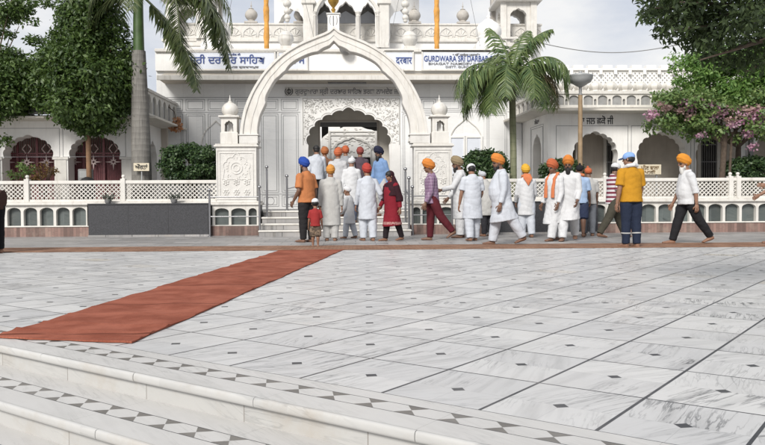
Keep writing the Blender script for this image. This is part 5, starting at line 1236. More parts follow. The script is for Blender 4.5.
# slim palm right of the doorway
YP3 = 19.7; x = Xp(513, YP3, 150); t = thing('slim_palm', 'slim palm with feathery drooping fronds behind the walking crowd', 'palm', (x, YP3, 0))
zt = at(513, 92, YP3)[2]
pt2 = trunk_mat('slim_palm_bark', (.12, .135, .075), (.22, .22, .14), 30)
mb = MB(); mb.tube([(x, YP3, 0), (x, YP3, 1), (x+.01, YP3, 2), (x-.02, YP3, zt), (x-.02, YP3, zt+.4)], [.12, .10, .085, .085, .05], 16); mb.build('trunk', pt2, t, True)
base = (x-.02, YP3, zt+.28)
spec = ((3.3, .62, 2.1, 3.3, 1), (2.9, .45, 1.9, 3.2, 2), (3.6, .72, 2.1, 3.3, 3), (-.2, .85, 2.1, 3.2, 4), (.25, .65, 1.9, 3.3, 5), (-.5, 1.0, 2.1, 3.0, 6), (1.4, .9, 1.9, 3.0, 7), (1.9, 1.2, 1.9, 2.2, 8), (-1.3, .7, 1.8, 3.2, 9), (-1.9, .75, 1.9, 3.2, 10), (4.0, .35, 1.7, 3.2, 11), (-.9, .5, 1.7, 3.4, 12), (2.2, 1.42, 1.75, .9, 13), (.9, 1.40, 1.75, 1.0, 14), (-2.6, .35, 1.6, 3.2, 15), (3.1, .3, 1.9, 2.6, 16), (-.3, 1.40, 1.7, 1.3, 17), (3.4, .8, 2.2, 3.0, 18))
for az, el, L, cu, sd_ in spec: frond(t, base, az, el, L, cu, LM['palm2'], 62, .60, .020, 100+sd_, 1.0)
frond(t, (x, YP3, zt+.2), .05, .8, 1.9, 3.6, LM['dry'], 40, .5, .02, 131, 1.2, name='dry_frond')
frond(t, (x, YP3, zt+.1), 3.5, .2, 1.4, 2.4, LM['palm2'], 34, .5, .02, 133, 1.3)
# ------------------------------------------------------------ people
def skin_mat(name, col):
    k = NT(name); o = k.obj(); c = k.mix(k.ramp(k.noise(o, 20, 3), .3, .7), tuple(x*.88 for x in col), tuple(x*1.1 for x in col))
    k.put(k.b.inputs['Base Color'], c); k.b.inputs['Roughness'].default_value = .55; k.b.inputs['Subsurface Weight'].default_value = .0; return k.m
SKIN = {'mid': skin_mat('brown_skin', (.23, .12, .075)), 'dark': skin_mat('dark_brown_skin', (.155, .08, .05)), 'light': skin_mat('light_brown_skin', (.30, .165, .105))}
EYE_M = mat('eye_dark', (.018, .012, .010), .3, .1); LIP_M = mat('lip', (.17, .065, .05), .5, .1); HAIRM = mat('black_hair', (.010, .009, .009), .6, .3, 30); GREYH = mat('white_beard', (.55, .54, .52), .8, .1, 30, bump=.4)
_cm = {}
def cl(name, col, kind=None, col2=None):
    if name not in _cm: _cm[name] = cloth_mat(name, col, kind, col2)
    return _cm[name]
WHT = ('white_cotton', (.55, .555, .565)); WHT2 = ('bluish_white_cotton', (.48, .505, .55)); WHT3 = ('grey_white_cotton', (.42, .415, .40))
def remesh(mb, voxel, smooth=4, fac=.5):
    me = mb.mesh('tmp'); ob = bpy.data.objects.new('tmp', me); C.objects.link(ob)
    rm = ob.modifiers.new('r', 'REMESH'); rm.mode = 'VOXEL'; rm.voxel_size = voxel
    sm = ob.modifiers.new('s', 'SMOOTH'); sm.iterations = smooth; sm.factor = fac
    bpy.context.view_layer.update(); out = evalmesh(ob); bpy.data.objects.remove(ob); bpy.data.meshes.remove(me); return out
def coords(me):
    a = np.empty(len(me.vertices)*3, np.float32); me.vertices.foreach_get('co', a); return a.reshape(-1, 3)
def normals(me):
    a = np.empty(len(me.vertices)*3, np.float32); me.vertex_normals.foreach_get('vector', a); return a.reshape(-1, 3)
def wrinkle(me, amp, seed, org, vert=1.0):
    """cloth folds: low waves running down the garment, with slanting creases"""
    rs = np.random.RandomState(seed); co = coords(me); n = normals(me); p = co-np.array(org); h = np.zeros(len(co))
    for k_ in range(6):      # hanging folds: sharp valleys between soft ridges, drifting as they fall
        a = rs.uniform(0, 6.28); f = rs.uniform(16, 34); kz = rs.uniform(-5, 5)*vert; ph = rs.uniform(0, 6.28)
        w = f*(np.cos(a)*p[:, 0]+np.sin(a)*p[:, 1])+kz*p[:, 2]+ph+1.3*np.sin(4.5*p[:, 2]+k_)+.6*np.sin(13*p[:, 2]+2*k_)
        h += (np.abs(np.sin(w))**.7-.6)*rs.uniform(.5, 1)*(.55+.45*np.sin(3.7*p[:, 2]+k_*1.9))
    for k_ in range(5):      # slanting creases
        a = rs.uniform(0, 6.28); f = rs.uniform(18, 36); ph = rs.uniform(0, 6.28); d = rs.normal(size=3); d[2] = abs(d[2])*1.3+.5; d /= np.linalg.norm(d)
        m = np.clip(np.sin(5*p[:, 2]+7*(p[:, 0]*np.cos(a)+p[:, 1]*np.sin(a))+ph)*1.6, 0, 1)
        h += 1.1*(np.abs(np.sin(f*(p@d)+ph+1.2*np.sin(8*(p[:, 0]+p[:, 1])+k_)))**.7-.6)*m
    co += n*(h/4*amp)[:, None]; me.vertices.foreach_set('co', co.astype(np.float32).ravel()); me.update()
def person(label, px, top, bot, face, z=0.0, Y=None, legs=((14, 4), (-14, 18)), arms=((-12, 8, 14, 0), (12, 8, 18, 0)), lean=2, neck=8, look=0, skin='mid', build=1.0, belly=0.0,
           upper=('shirt', WHT, 'long'), lower=('pajama', WHT), head=('turban', ('orange_turban', (.62, .19, .025))), beard=None, extras=(), child=0.0, seed=0, group=None, height=None, tuck=False, feet='bare', hang=1.0):
    rs = random.Random(seed*7+int(px)); 
    if Y is None: base = Vector(gnd(px, bot, z))
    else: p_ = at(px, 200, Y); base = Vector((p_[0], Y, z))
    if height is None:
        zt = at(px, top, base.y)[2]; height = (zt-z)
        height /= (1.0+(.035 if head[0] in ('turban', 'patka', 'cap', 'scarf') else 0))*(.60+.40*math.cos(R(lean))) if lean < 60 else 1
    Hh = height
    ph = R(face); cf, sf = math.cos(ph), math.sin(ph)
    hs = 1.0+child*.45                        # head scale of a child
    LEG = .525-.04*child
    def rot(v): return Vector((v.x*cf-v.y*sf, v.x*sf+v.y*cf, v.z))
    # ---- joints in the local frame (x right, y forward, z up), in units of height
    hipz = 0
    up = Vector((0, math.sin(R(lean)), math.cos(R(lean)))); fw = Vector((0, math.cos(R(lean)), -math.sin(R(lean)))); rt = Vector((1, 0, 0))
    def T(x, y, h): return rt*x+fw*y+up*h
    J = {}; tl = .247-.01*child; sl_ = LEG-.045-tl
    for s, (hf, kf) in zip((-1, 1), legs):
        h0 = Vector((s*.050, 0, 0)); k0 = h0+Vector((s*.006, math.sin(R(hf)), -math.cos(R(hf))))*tl; a = R(hf-kf); a0 = k0+Vector((0, math.sin(a), -math.cos(a)))*sl_
        J[s] = (h0, k0, a0)
    minz = min(J[-1][2].z, J[1][2].z); lowest = minz-.045
    fpitch = {}
    for s in (-1, 1):
        lift = J[s][2].z-minz; fpitch[s] = -min(1.0, lift/.13) if lift > .004 else 0.0
    pel = -lowest
    def W(v): return base+rot(Vector((v.x, v.y, v.z+pel)))*Hh
    body = MB(); b_ = build
    # torso
    S = [(-.045, .060, .050, 0), (-.015, .086*b_, .068, -.004), (.03, .090*b_, .072+belly*.3, -.004), (.085, .082*b_, .064+belly, belly*.6), (.16, .096*b_, .068+belly*.5, .004), (.225, .102*b_, .066, .0), (.262, .086*b_, .054, -.004), (.290, .058, .044, -.006), (.318, .040, .040, -.004)]
    sp = [W(T(0, yo, h)) for h, rx, ry, yo in S]; latw = rot(rt)
    body.tube(sp, [(rx*Hh, ry*Hh) for h, rx, ry, yo in S], 18, latw)
    nk = T(0, .004, .318); nd = (up*math.cos(R(neck))+fw*math.sin(R(neck))).normalized()
    lk = R(look); hx = rt*math.cos(lk)+fw*math.sin(lk); hf_ = (fw*math.cos(lk)-rt*math.sin(lk)); hf_ = (hf_-nd*hf_.dot(nd)).normalized(); hx = hf_.cross(nd)
    hc = nk+nd*(.068*hs)+hf_*.012
    body.tube([W(T(0, -.004, .30)), W(nk), W(hc-nd*.03*hs)], [.040*Hh, .034*Hh, .036*Hh], 12)
    def Hd(x, y, z_): return W(hc+(hx*x+hf_*y+nd*z_)*hs)
    hs_ = Hh*hs; AX = (rot(hx), rot(hf_), rot(nd))
    body.ell(Hd(0, -.004, .018), (.046*hs_, .057*hs_, .050*hs_), 18, 12, AX)
    body.ell(Hd(0, .016, -.020), (.036*hs_, .038*hs_, .044*hs_), 16, 10, AX)
    body.ell(Hd(0, .038, -.050), (.017*hs_, .014*hs_, .012*hs_), 10, 6, AX)
    body.tube([Hd(0, .050, .012), Hd(0, .060, -.008), Hd(0, .062, -.014)], [.007*hs_, .010*hs_, .011*hs_], 8)
    for s in (-1, 1):
        body.ell(Hd(s*.047, -.004, -.006), (.006*hs_, .012*hs_, .018*hs_), 8, 6, AX); body.ell(Hd(s*.018, .047, .012), (.012*hs_, .008*hs_, .006*hs_), 8, 5, AX)
    body.ell(Hd(0, .051, -.030), (.016*hs_, .008*hs_, .006*hs_), 8, 5, AX)
    # legs and feet
    FT = {}
    for s in (-1, 1):
        h0, k0, a0 = J[s]; m1 = k0.lerp(a0, .3)+Vector((0, -.006, 0))
        body.tube([W(h0+Vector((0, 0, .02))), W(h0.lerp(k0, .35)), W(k0), W(m1), W(k0.lerp(a0, .75)), W(a0)], [.046*Hh*b_, .048*Hh*b_, .036*Hh, .036*Hh, .026*Hh, .022*Hh], 12, latw)
        q = fpitch[s]; fd = Vector((s*.10, math.cos(q), math.sin(q))).normalized(); fu = Vector((0, -fd.z, fd.y))
        toe = a0+fd*.095-fu*.030; heel = a0-fd*.028-fu*.026
        body.tube([W(heel), W(a0-fu*.024), W(a0+fd*.04-fu*.026), W(toe)], [(.020*Hh, .018*Hh), (.026*Hh, .026*Hh), (.027*Hh, .020*Hh), (.028*Hh, .012*Hh)], 12, latw); body.ell(W(toe), (.027*Hh, .02*Hh, .0125*Hh), 12, 7, (rot(rt), rot(fd), rot(fu)))
        for i_ in range(5): body.tube([W(toe+rt*((i_-2)*.0105)), W(toe+fd*(.020-.003*abs(i_-(1.2 if s > 0 else 2.8)))+rt*((i_-2)*.0115)-fu*.002)], [.0075*Hh, .006*Hh], 7)
        FT[s] = (toe, heel, a0)
    # arms and hands
    AR = {}; fing = MB()
    for s, (af, ab, eb, inw) in zip((-1, 1), arms):
        sh = T(s*.096*b_, 0, .247); sd = T(s*math.sin(R(ab)), 0, 0)
        ud = (rt*(s*math.sin(R(ab)))+(fw*math.sin(R(af))-up*math.cos(R(af)))*math.cos(R(ab))).normalized(); el = sh+ud*.172
        a = R(af+eb); fd = (rt*(s*math.sin(R(ab))*.6-s*math.sin(R(inw)))+fw*math.sin(a)-up*math.cos(a)).normalized(); wr = el+fd*.148; AR[s] = (sh, el, wr, fd)
        body.tube([W(sh-ud*.01), W(sh.lerp(el, .4)), W(el), W(el.lerp(wr, .3)), W(wr)], [.032*Hh*b_, .029*Hh*b_, .024*Hh, .024*Hh, .0155*Hh], 12)
        body.ell(W(sh), (.036*Hh*b_, .036*Hh, .036*Hh), 12, 8)
        pn = (rt*-s-fd*(rt*-s).dot(fd)).normalized(); pl = fd.cross(pn).normalized()     # palm faces the thigh
        if pl.dot(fw) < 0: pl = -pl
        pc = wr+fd*.028
        body.ell(W(pc), (.025*Hh, .012*Hh, .034*Hh), 12, 8, (rot(pl), rot(pn), rot(fd)))
        for i_, ln in enumerate((.036, .042, .040, .031)):
            r0 = pc+fd*.024+pl*(.0175-.0117*i_); c1 = r0+fd*ln*.5+pn*.004; c2 = r0+fd*ln*.85+pn*.017; c3 = r0+fd*ln*.95+pn*.028
            fing.tube([W(r0-fd*.008), W(c1), W(c2), W(c3)], [.0058*Hh, .0054*Hh, .0048*Hh, .0036*Hh], 7)
        r0 = pc-fd*.004+pl*.020; fing.tube([W(r0-pl*.006), W(r0+pl*.014+fd*.014+pn*.005), W(r0+pl*.017+fd*.034+pn*.011)], [.0075*Hh, .0066*Hh, .0045*Hh], 7)
    me = remesh(body, .0085*max(.6, Hh/1.75), 3)
    t = thing('person', label, 'person', base, group or 'worshippers in front of the temple'); off = np.array(base)
    # face colours by position
    co = coords(me).astype(float); nv = len(co); fc = np.zeros(len(me.polygons)*3, np.float32); me.polygons.foreach_get('center', fc); fc = fc.reshape(-1, 3)
    mi = np.zeros(len(fc), np.int32)
    for s in (-1, 1):
        for (yy, zz, r, ax_) in ((.046, .002, .0085, 1.0), (.046, .017, .010, .45)):
            d = fc-np.array(Hd(s*.0185, yy, zz)); ex = d@np.array(AX[0])/1.45; ez = d@np.array(AX[2])/ax_; ey = d@np.array(AX[1])
            mi[(ex*ex+ez*ez < (r*hs_)**2) & (abs(ey) < .02*hs_)] = 1
    d = fc-np.array(Hd(0, .054, -.031)); mi[((d@np.array(AX[0])/2.2)**2+(d@np.array(AX[2]))**2 < (.0062*hs_)**2) & (abs(d@np.array(AX[1])) < .016*hs_)] = 2
    V = [tuple(v) for v in co]; Fc = [tuple(p.vertices) for p in me.polygons]; k0_ = len(V); V += fing.v; Fc += [tuple(i+k0_ for i in f) for f in fing.f]; mi = np.concatenate([mi, np.zeros(len(fing.f), np.int32)])
    bpy.data.meshes.remove(me); bm_ = bpy.data.meshes.new('body'); bm_.from_pydata([tuple(np.array(v)-off) for v in V], [], Fc)
    for q in (SKIN[skin], EYE_M, LIP_M): bm_.materials.append(q)
    bm_.polygons.foreach_set('material_index', mi); bm_.polygons.foreach_set('use_smooth', [True]*len(Fc)); link('body', bm_, t)
    def finish(mb, name, m, voxel, amp, sd_, smooth=5, vert=1.0, lab=None):
        me = remesh(mb, voxel*max(.6, Hh/1.75), smooth); wrinkle(me, amp*Hh, sd_+int(px), base, vert); co = coords(me)-off.astype(np.float32); me.vertices.foreach_set('co', co.ravel()); me.update()
        me.materials.clear(); me.materials.append(m); me.polygons.foreach_set('material_index', [0]*len(me.polygons)); me.polygons.foreach_set('use_smooth', [True]*len(me.polygons)); return link(name, me, t, lab)
    # ---- garments
    kind, ucol, slv = upper; um = cl(*ucol)
    mb = MB(); loose = .012 if kind in ('tshirt', 'shirt') else .015
    hem = {'tshirt': -.055, 'shirt': -.065, 'kurta': None, 'long': None}[kind]
    SS = [(0, .104*b_, .088+belly*.4, 0), (.05, .103*b_, .086+belly*.9, belly*.5), (.10, .103*b_, .083+belly, belly*.5), (.17, .108*b_, .083+belly*.5, .004), (.222, .106*b_, .079, .0), (.258, .086*b_, .064, -.004), (.286, .060, .052, -.006), (.314, .045, .044, -.004)]
    if kind not in ('tshirt', 'shirt'): SS = [(h, rx+.004, ry+.004, yo) for h, rx, ry, yo in SS]
    if hem is not None:
        yl = [J[q][0].lerp(J[q][1], .27).y for q in (-1, 1)]; hd = abs(yl[0]-yl[1])/2+.066; SS = [(hem, .112*b_, max(.095+belly*.2, hd+.006), 0), (-.03, .109*b_, max(.092+belly*.3, hd-.008), 0)]+SS
    if hem is not None: mb.tube([W(T(0, yo, h)) for h, rx, ry, yo in SS], [(rx*Hh, ry*Hh) for h, rx, ry, yo in SS], 20, latw)
    if hem is None:      # kurta skirt falls straight down from the hips, wide enough for the stride
        zb = (-.285 if kind == 'long' else -.215)*hang; P = []; rr = []
        for i_ in range(7):
            f = i_/6; zz = -.02+(zb+.02)*f; ys = []
            for s in (-1, 1):
                h0, k0, a0 = J[s]; u = min(1, max(0, -zz/max(.05, -k0.z))); ys.append((h0.lerp(k0, u)).y if zz > k0.z else k0.lerp(a0, min(1, (k0.z-zz)/max(.05, k0.z-a0.z))).y)
            yc = (ys[0]+ys[1])/2; hy = abs(ys[0]-ys[1])/2+.066+.016*f+belly*.5*(1-f)
            c0_ = T(0, 0, .05) if f == 0 else None
            cy = yc*min(1, .35+f*1.3); P.append(W(Vector((0, cy, zz)))); rr.append(((.108*b_+.016*f)*Hh, (.090+belly*.6*(1-f)+(max(hy, .092)-.090)*min(1, f*1.25))*Hh))
        P = P[::-1]+[W(T(0, yo, h)) for h, rx, ry, yo in SS[1:]]; rr = rr[::-1]+[(rx*Hh, ry*Hh) for h, rx, ry, yo in SS[1:]]
        mb.tube(P, rr, 22, latw)
    for s in (-1, 1):
        sh, el, wr, fd = AR[s]; inn = T(s*.045, 0, .262)
        if slv == 'short': pts = [inn, sh, sh.lerp(el, .45), sh.lerp(el, .80)]; rad = [.038, .043*b_, .043*b_, .045*b_]
        elif slv == 'roll': pts = [inn, sh, sh.lerp(el, .5), el, el.lerp(wr, .22)]; rad = [.038, .043*b_, .040*b_, .036, .036]
        else: pts = [inn, sh, sh.lerp(el, .5), el, el.lerp(wr, .5), el.lerp(wr, .92)]; rad = [.038, .043*b_, .040*b_, .035, .031, .028]
        mb.tube([W(p) for p in pts], [r*Hh for r in rad], 12); mb.ell(W(sh), (.042*Hh*b_,)*3, 12, 8)
        if slv == 'long': mb.ell(W(el), (.037*Hh,)*3, 10, 7)
    top_o = finish(mb, {'tshirt': 'tshirt', 'shirt': 'shirt', 'kurta': 'kurta', 'long': 'kurta'}[kind], um, .010, .0085, seed)
    lk_, lcol = lower; lm = cl(*lcol); mb = MB(); lo = {'pajama': .022, 'trousers': .013, 'shorts': .018, 'slim': .010}[lk_]
    mb.tube([W(T(0, yo, h)) for h, rx, ry, yo in S[:4]], [((rx+.005)*Hh, (ry+.005)*Hh) for h, rx, ry, yo in S[:4]], 18, latw)
    for s in (-1, 1):
        h0, k0, a0 = J[s]; end = .50 if lk_ == 'shorts' else 1.0
        if lk_ == 'shorts': pts = [h0+Vector((0, 0, .03)), h0.lerp(k0, .5), k0, k0.lerp(a0, .12)]; rad = [.046*b_+lo*.3, .054*b_+lo, .040+lo+.012, .042+lo+.008]
        else: pts = [h0+Vector((0, 0, .03)), h0.lerp(k0, .35), k0, k0.lerp(a0, .35), k0.lerp(a0, .8), a0-Vector((0, 0, .004))]; rad = [.046*b_+lo*.3, .050*b_+lo, .038+lo, .036+lo, .028+lo, .026+lo]
        mb.tube([W(p) for p in pts], [r*Hh for r in rad], 14, latw); mb.ell(W(k0), ((.038+lo)*Hh,)*3, 10, 7)
    finish(mb, {'pajama': 'pajama', 'trousers': 'trousers', 'shorts': 'shorts', 'slim': 'leggings'}[lk_], lm, .010, .0075, seed+3, 4, .6)
    if feet != 'bare':
        fm = mat('shoe_leather', (.03, .025, .022), .5) if 'shoe' not in _cm else _cm['shoe']; _cm['shoe'] = fm
        for s in (-1, 1):
            toe, heel, a0 = FT[s]; mb = MB(); mb.tube([W(heel+Vector((0, -.008, -.004))), W(heel.lerp(toe, .4)+Vector((0, 0, .006))), W(toe+Vector((0, .02, 0)))], [(.028*Hh, .026*Hh), (.032*Hh, .028*Hh), (.030*Hh, .016*Hh)], 12, latw); mb.build('shoe', fm, t, True)
    # ---- head gear
    hk = head[0]
    if hk in ('turban', 'patka'):
        m = cl(*head[1]); P = []; F = []; nu, nvv = 44, 44; big = 1.02 if hk == 'turban' else .90; wr_ = rs.uniform(0, 6); tw_ = rs.uniform(5.2, 7.2); big *= rs.uniform(.95, 1.05)
        for i_ in range(nvv+1):
            v = math.pi*i_/nvv
            for j in range(nu):
                u = 2*math.pi*j/nu; x_ = math.sin(v)*math.cos(u); y_ = math.sin(v)*math.sin(u); z_ = -math.cos(v)
                tl_ = z_*1.0-.30*y_; groove = abs(math.sin(tl_*tw_+wr_+.7*math.sin(u+wr_)))**.38
                r = (1+.12*(groove-.35)+(.07 if hk == 'turban' else .0)*max(0, 1-abs(z_+.15)*1.5))*big
                X_ = .056*x_*r; Y_ = .068*y_*r-.008; Z_ = (.066 if hk == 'turban' else .050)*z_*r+(.040 if hk == 'turban' else .032)+.026*max(0, y_)
                Z_ -= .020*max(0, -y_)      # nape wraps low
                P.append(Hd(X_, Y_, Z_))
        for i_ in range(nvv):
            for j in range(nu): a = i_*nu+j; b2 = i_*nu+(j+1) % nu; F.append((a, b2, b2+nu, a+nu))
        mb = MB(); mb.add(P, F); o = mb.build(hk, m, t, True)
        if hk == 'patka': mb = MB(); mb.ell(Hd(0, .030, .095), (.018*hs_, .018*hs_, .018*hs_), 12, 8); mb.build('topknot', m, t, True)
    elif hk == 'cap':
        m = cl(*head[1]); mb = MB(); mb.ell(Hd(0, -.004, .030), (.052*hs_, .064*hs_, .048*hs_), 20, 12, AX)
        if len(head) > 2: mb.tube([Hd(0, .05, .022), Hd(0, .09, .016), Hd(0, .105, .012)], [(.040*hs_, .004*hs_), (.036*hs_, .004*hs_), (.018*hs_, .003*hs_)], 14, AX[0])
        mb.build('cap', m, t, True); mb = MB(); mb.ell(Hd(0, -.014, .004), (.0505*hs_, .052*hs_, .044*hs_), 18, 10, AX); mb.build('hair', HAIRM, t, True)
    elif hk == 'hair':
        mb = MB(); mb.ell(Hd(0, -.010, .024), (.052*hs_, .061*hs_, .052*hs_), 20, 12, AX); mb.ell(Hd(0, -.024, -.008), (.045*hs_, .040*hs_, .036*hs_), 16, 9, AX); o = mb.build('hair', HAIRM, t, True)
    elif hk == 'headcloth':
        m = cl(*head[1]); mb = MB(); mb.ell(Hd(0, -.006, .028), (.056*hs_, .066*hs_, .052*hs_), 20, 12, AX); mb.tube([Hd(s_*.056, -.012, .03-.05*abs(s_)) for s_ in (-1, -.5, 0, .5, 1)], .012*hs_, 8); finish(mb, 'headcloth', m, .007, .003, seed+5, 3)
        mb = MB(); mb.ell(Hd(0, -.024, .004), (.050*hs_, .056*hs_, .046*hs_), 18, 10, AX); mb.build('hair', HAIRM, t, True)
    elif hk == 'shawl':
        m = cl(*head[1]); mb = MB(); mb.ell(Hd(0, -.016, .020), (.056*hs_, .062*hs_, .056*hs_), 18, 12, AX)
        mb.tube([Hd(0, -.034, .01), W(T(0, -.03, .315)), W(T(0, -.012, .262)), W(T(-.01, 0, .19)), W(T(-.02, .005, .10))], [(.046*Hh, .030*Hh), (.075*Hh, .050*Hh), (.126*Hh, .083*Hh), (.125*Hh, .086*Hh), (.118*Hh, .09*Hh)], 20, latw)
        for s in (1, -1):
            sh, el, wr, fd = AR[s]; mb.tube([W(sh), W(el), W(el.lerp(wr, .35))], [.050*Hh, .050*Hh, .052*Hh], 12)
        mb.tube([W(T(.10, -.02, .2)), W(T(.125, -.03, .05)), W(T(.13, -.04, -.10)), W(T(.13, -.05, -.19))], [(.02*Hh, .06*Hh), (.022*Hh, .066*Hh), (.022*Hh, .06*Hh), (.016*Hh, .05*Hh)], 12, latw)
        finish(mb, 'shawl', m, .010, .006, seed+5, 3); mb = MB(); mb.ell(Hd(0, -.004, .024), (.0515*hs_, .0585*hs_, .050*hs_), 18, 10, AX); mb.build('hair', HAIRM, t, True)
    if beard:
        mb = MB(); ln = beard[1]; mb.ell(Hd(0, .016, -.050), (.038*hs_, .036*hs_, .024*hs_), 14, 9, AX); mb.ell(Hd(0, .040, -.060-.25*ln), (.028*hs_, .022*hs_, (.030+ln*.5)*hs_), 12, 8, AX); mb.ell(Hd(0, .055, -.025), (.017*hs_, .007*hs_, .0045*hs_), 10, 6, AX)
        for s in (-1, 1): mb.tube([Hd(s*.042, .010, -.022), Hd(s*.036, .018, -.046)], [.006*hs_, .014*hs_], 8)
        me = remesh(mb, .006, 1); wrinkle(me, .004, seed, base); co = coords(me)-off.astype(np.float32); me.vertices.foreach_set('co', co.ravel()); me.materials.append(beard[0]); me.polygons.foreach_set('use_smooth', [True]*len(me.polygons)); link('beard', me, t)
    for ex in extras:
        if ex[0] == 'scarf':      # round the neck with both ends hanging on the chest, or a triangle on the back
            m = cl(*ex[1]); mb = MB()
            if ex[2] == 'front':
                for s in (-1, 1): mb.tube([W(T(0, -.05, .315)), W(T(s*.052, -.01, .318)), W(T(s*.055, .062+belly, .25)), W(T(s*.055, .092+belly, .13)), W(T(s*.055, .100+belly, .02))], [(.022*Hh, .012*Hh), (.024*Hh, .014*Hh), (.026*Hh, .010*Hh), (.026*Hh, .009*Hh), (.028*Hh, .009*Hh)], 10, latw)
            else:
                mb.tube([W(T(0, -.03, .345)), W(T(0, -.075, .285)), W(T(0, -.094, .235)), W(T(0, -.096, .185))], [(.052*Hh, .016*Hh), (.066*Hh, .012*Hh), (.034*Hh, .010*Hh), (.006*Hh, .008*Hh)], 12, latw)
                for s in (-1, 1): mb.tube([W(T(s*.02, -.06, .31)), W(T(s*.055, .0, .325)), W(T(s*.045, .062, .27)), W(T(s*.03, .09, .17))], [.018*Hh, .016*Hh, .014*Hh, .010*Hh], 8)
            finish(mb, 'scarf', m, .007, .004, seed+9, 2)
        elif ex[0] == 'towel':
            m = cl(*ex[1]); mb = MB(); mb.tube([W(T(-.055, .03, .300)), W(T(-.05, -.035, .318)), W(T(0, -.062, .325)), W(T(.05, -.035, .318)), W(T(.055, .03, .30))], .020*Hh, 10); finish(mb, 'towel', m, .007, .004, seed, 2)
        elif ex[0] == 'bag':
            m = cl(*ex[1]); mb = MB(); mb.ell(W(T(0, -.125, .18)), (.075*Hh, .05*Hh, .10*Hh), 16, 10, (rot(rt), rot(fw), rot(up)));
            for s in (-1, 1): mb.tube([W(T(s*.05, -.10, .27)), W(T(s*.06, 0, .322)), W(T(s*.06, .085, .24)), W(T(s*.07, .04, .12)), W(T(s*.06, -.09, .10))], .012*Hh, 8)
            finish(mb, 'backpack', m, .008, .003, seed, 3)
        elif ex[0] == 'band':     # contrasting hem / cuffs
            m = cl(*ex[1]); mb = MB(); h0, k0, a0 = J[-1]
            for s in (-1, 1): h0, k0, a0 = J[s]; p0, p1 = k0.lerp(a0, .52), k0.lerp(a0, .57); mb.tube([W(p0), W(p1)], [.052*Hh, .051*Hh], 14, latw)
            mb.build('reflective_band', m, t, True)
    return t
OR = ('orange_turban', (.52, .185, .04)); OR2 = ('red_orange_turban', (.43, .115, .05)); RED = ('red_turban', (.35, .05, .04)); YO_ = ('marigold_turban', (.55, .25, .03)); ORS = ('orange_scarf', (.52, .17, .075))
NAVY = ('navy_jeans', (.016, .022, .042)); BLK = ('black_trousers', (.016, .016, .018))
STR = ((24, 3), (-20, 16)); STR2 = ((-19, 14), (23, 3)); STAND = ((2, 2), (-2, 3)); EASE = ((5, 2), (-5, 8))
P = person
P('man in orange short-sleeved shirt and royal blue turban at the foot of the steps', 307, 154.5, 242.5, 48, legs=STAND, arms=((-4, 12, 44, 8), (-6, 8, 20, 0)), upper=('tshirt', ('orange_shirt', (.43, .165, .065)), 'short'), lower=('trousers', ('charcoal_trousers', (.022, .020, .021))), head=('turban', ('royal_blue_turban', (.022, .06, .28))), beard=(HAIRM, .03), build=1.06, seed=1, skin='dark', tuck=True)
P('small child in red shirt, camouflage shorts and white cap', 315.5, 197, 247, 4, legs=STAND, arms=((4, 10, 20, 0), (6, 10, 25, 0)), upper=('tshirt', ('red_tshirt', (.26, .028, .028)), 'short'), lower=('shorts', ('camo_cotton', (.21, .155, .11), 'camo', (.085, .065, .05))), head=('cap', ('white_cap', (.66, .67, .69))), child=1.0, seed=2)
P('man in long grey-white kurta and marigold turban seen from behind', 331, 162.5, 241, 0, legs=STAND, arms=((-4, 9, 12, 0), (-2, 9, 12, 0)), upper=('long', WHT3, 'long'), lower=('pajama', WHT3), head=('turban', ('marigold_orange_turban', (.52, .235, .055))), build=1.08, seed=3, hang=1.12)
P('bare-headed man with black hair in white shirt on the steps', 317, 148.5, 0, 8, z=.6, Y=19.9, height=1.70, legs=STAND, upper=('shirt', WHT2, 'long'), lower=('trousers', BLK), head=('hair',), seed=4)
P('stepping man in pale grey kurta and red-orange turban above the marigold turban', 338, 150, 0, -12, z=.45, Y=19.0, height=1.68, legs=EASE, upper=('kurta', ('pale_grey_cotton', (.44, .44, .45)), 'long'), lower=('pajama', WHT3), head=('turban', OR2), seed=5, build=1.05)
P('worshipper with brown-orange turban half hidden near the doorway', 325, 152, 0, 0, z=.6, Y=20.6, height=1.66, legs=STAND, upper=('shirt', ('brown_shirt', (.20, .10, .06)), 'long'), lower=('trousers', BLK), head=('turban', ('brown_orange_turban', (.36, .13, .05))), seed=6)
P('worshipper in white with bright red-orange turban directly before the doorway', 346, 151, 0, 5, z=.6, Y=21.0, height=1.72, legs=STAND, upper=('kurta', ('dull_grey_cotton', (.30, .31, .33)), 'long'), lower=('pajama', WHT3), head=('turban', OR2), seed=7)
P('person in white with white head cloth on the steps between turbans', 351.5, 158, 0, -10, z=.3, Y=18.85, height=1.62, legs=EASE, upper=('kurta', WHT, 'long'), lower=('trousers', ('slate_blue_trousers', (.06, .07, .10))), head=('patka', ('white_patka', (.60, .60, .61))), seed=8)
P('boy in white kurta and white patka at the foot of the steps', 349.5, 184, 238.5, 62, legs=((9, 3), (-9, 9)), arms=((10, 8, 30, 0), (4, 8, 25, 0)), upper=('kurta', WHT, 'long'), lower=('pajama', WHT2), head=('patka', ('white_patka', (.60, .60, .61))), child=.5, seed=9)
P('man in dark plum shirt and dull red turban entering the doorway', 360.5, 153, 0, 0, z=.6, Y=21.2, height=1.70, legs=STAND, upper=('shirt', ('plum_shirt', (.085, .062, .078)), 'long'), lower=('trousers', BLK), head=('turban', ('dull_red_turban', (.26, .065, .055))), seed=10)
P('man in white kurta and bright red turban climbing towards the steps', 368, 161, 241, 14, legs=((8, 10), (-6, 4)), arms=((2, 10, 22, 0), (-14, 22, 46, 0)), upper=('kurta', WHT2, 'long'), lower=('pajama', WHT2), head=('turban', RED), seed=11, hang=1.1)
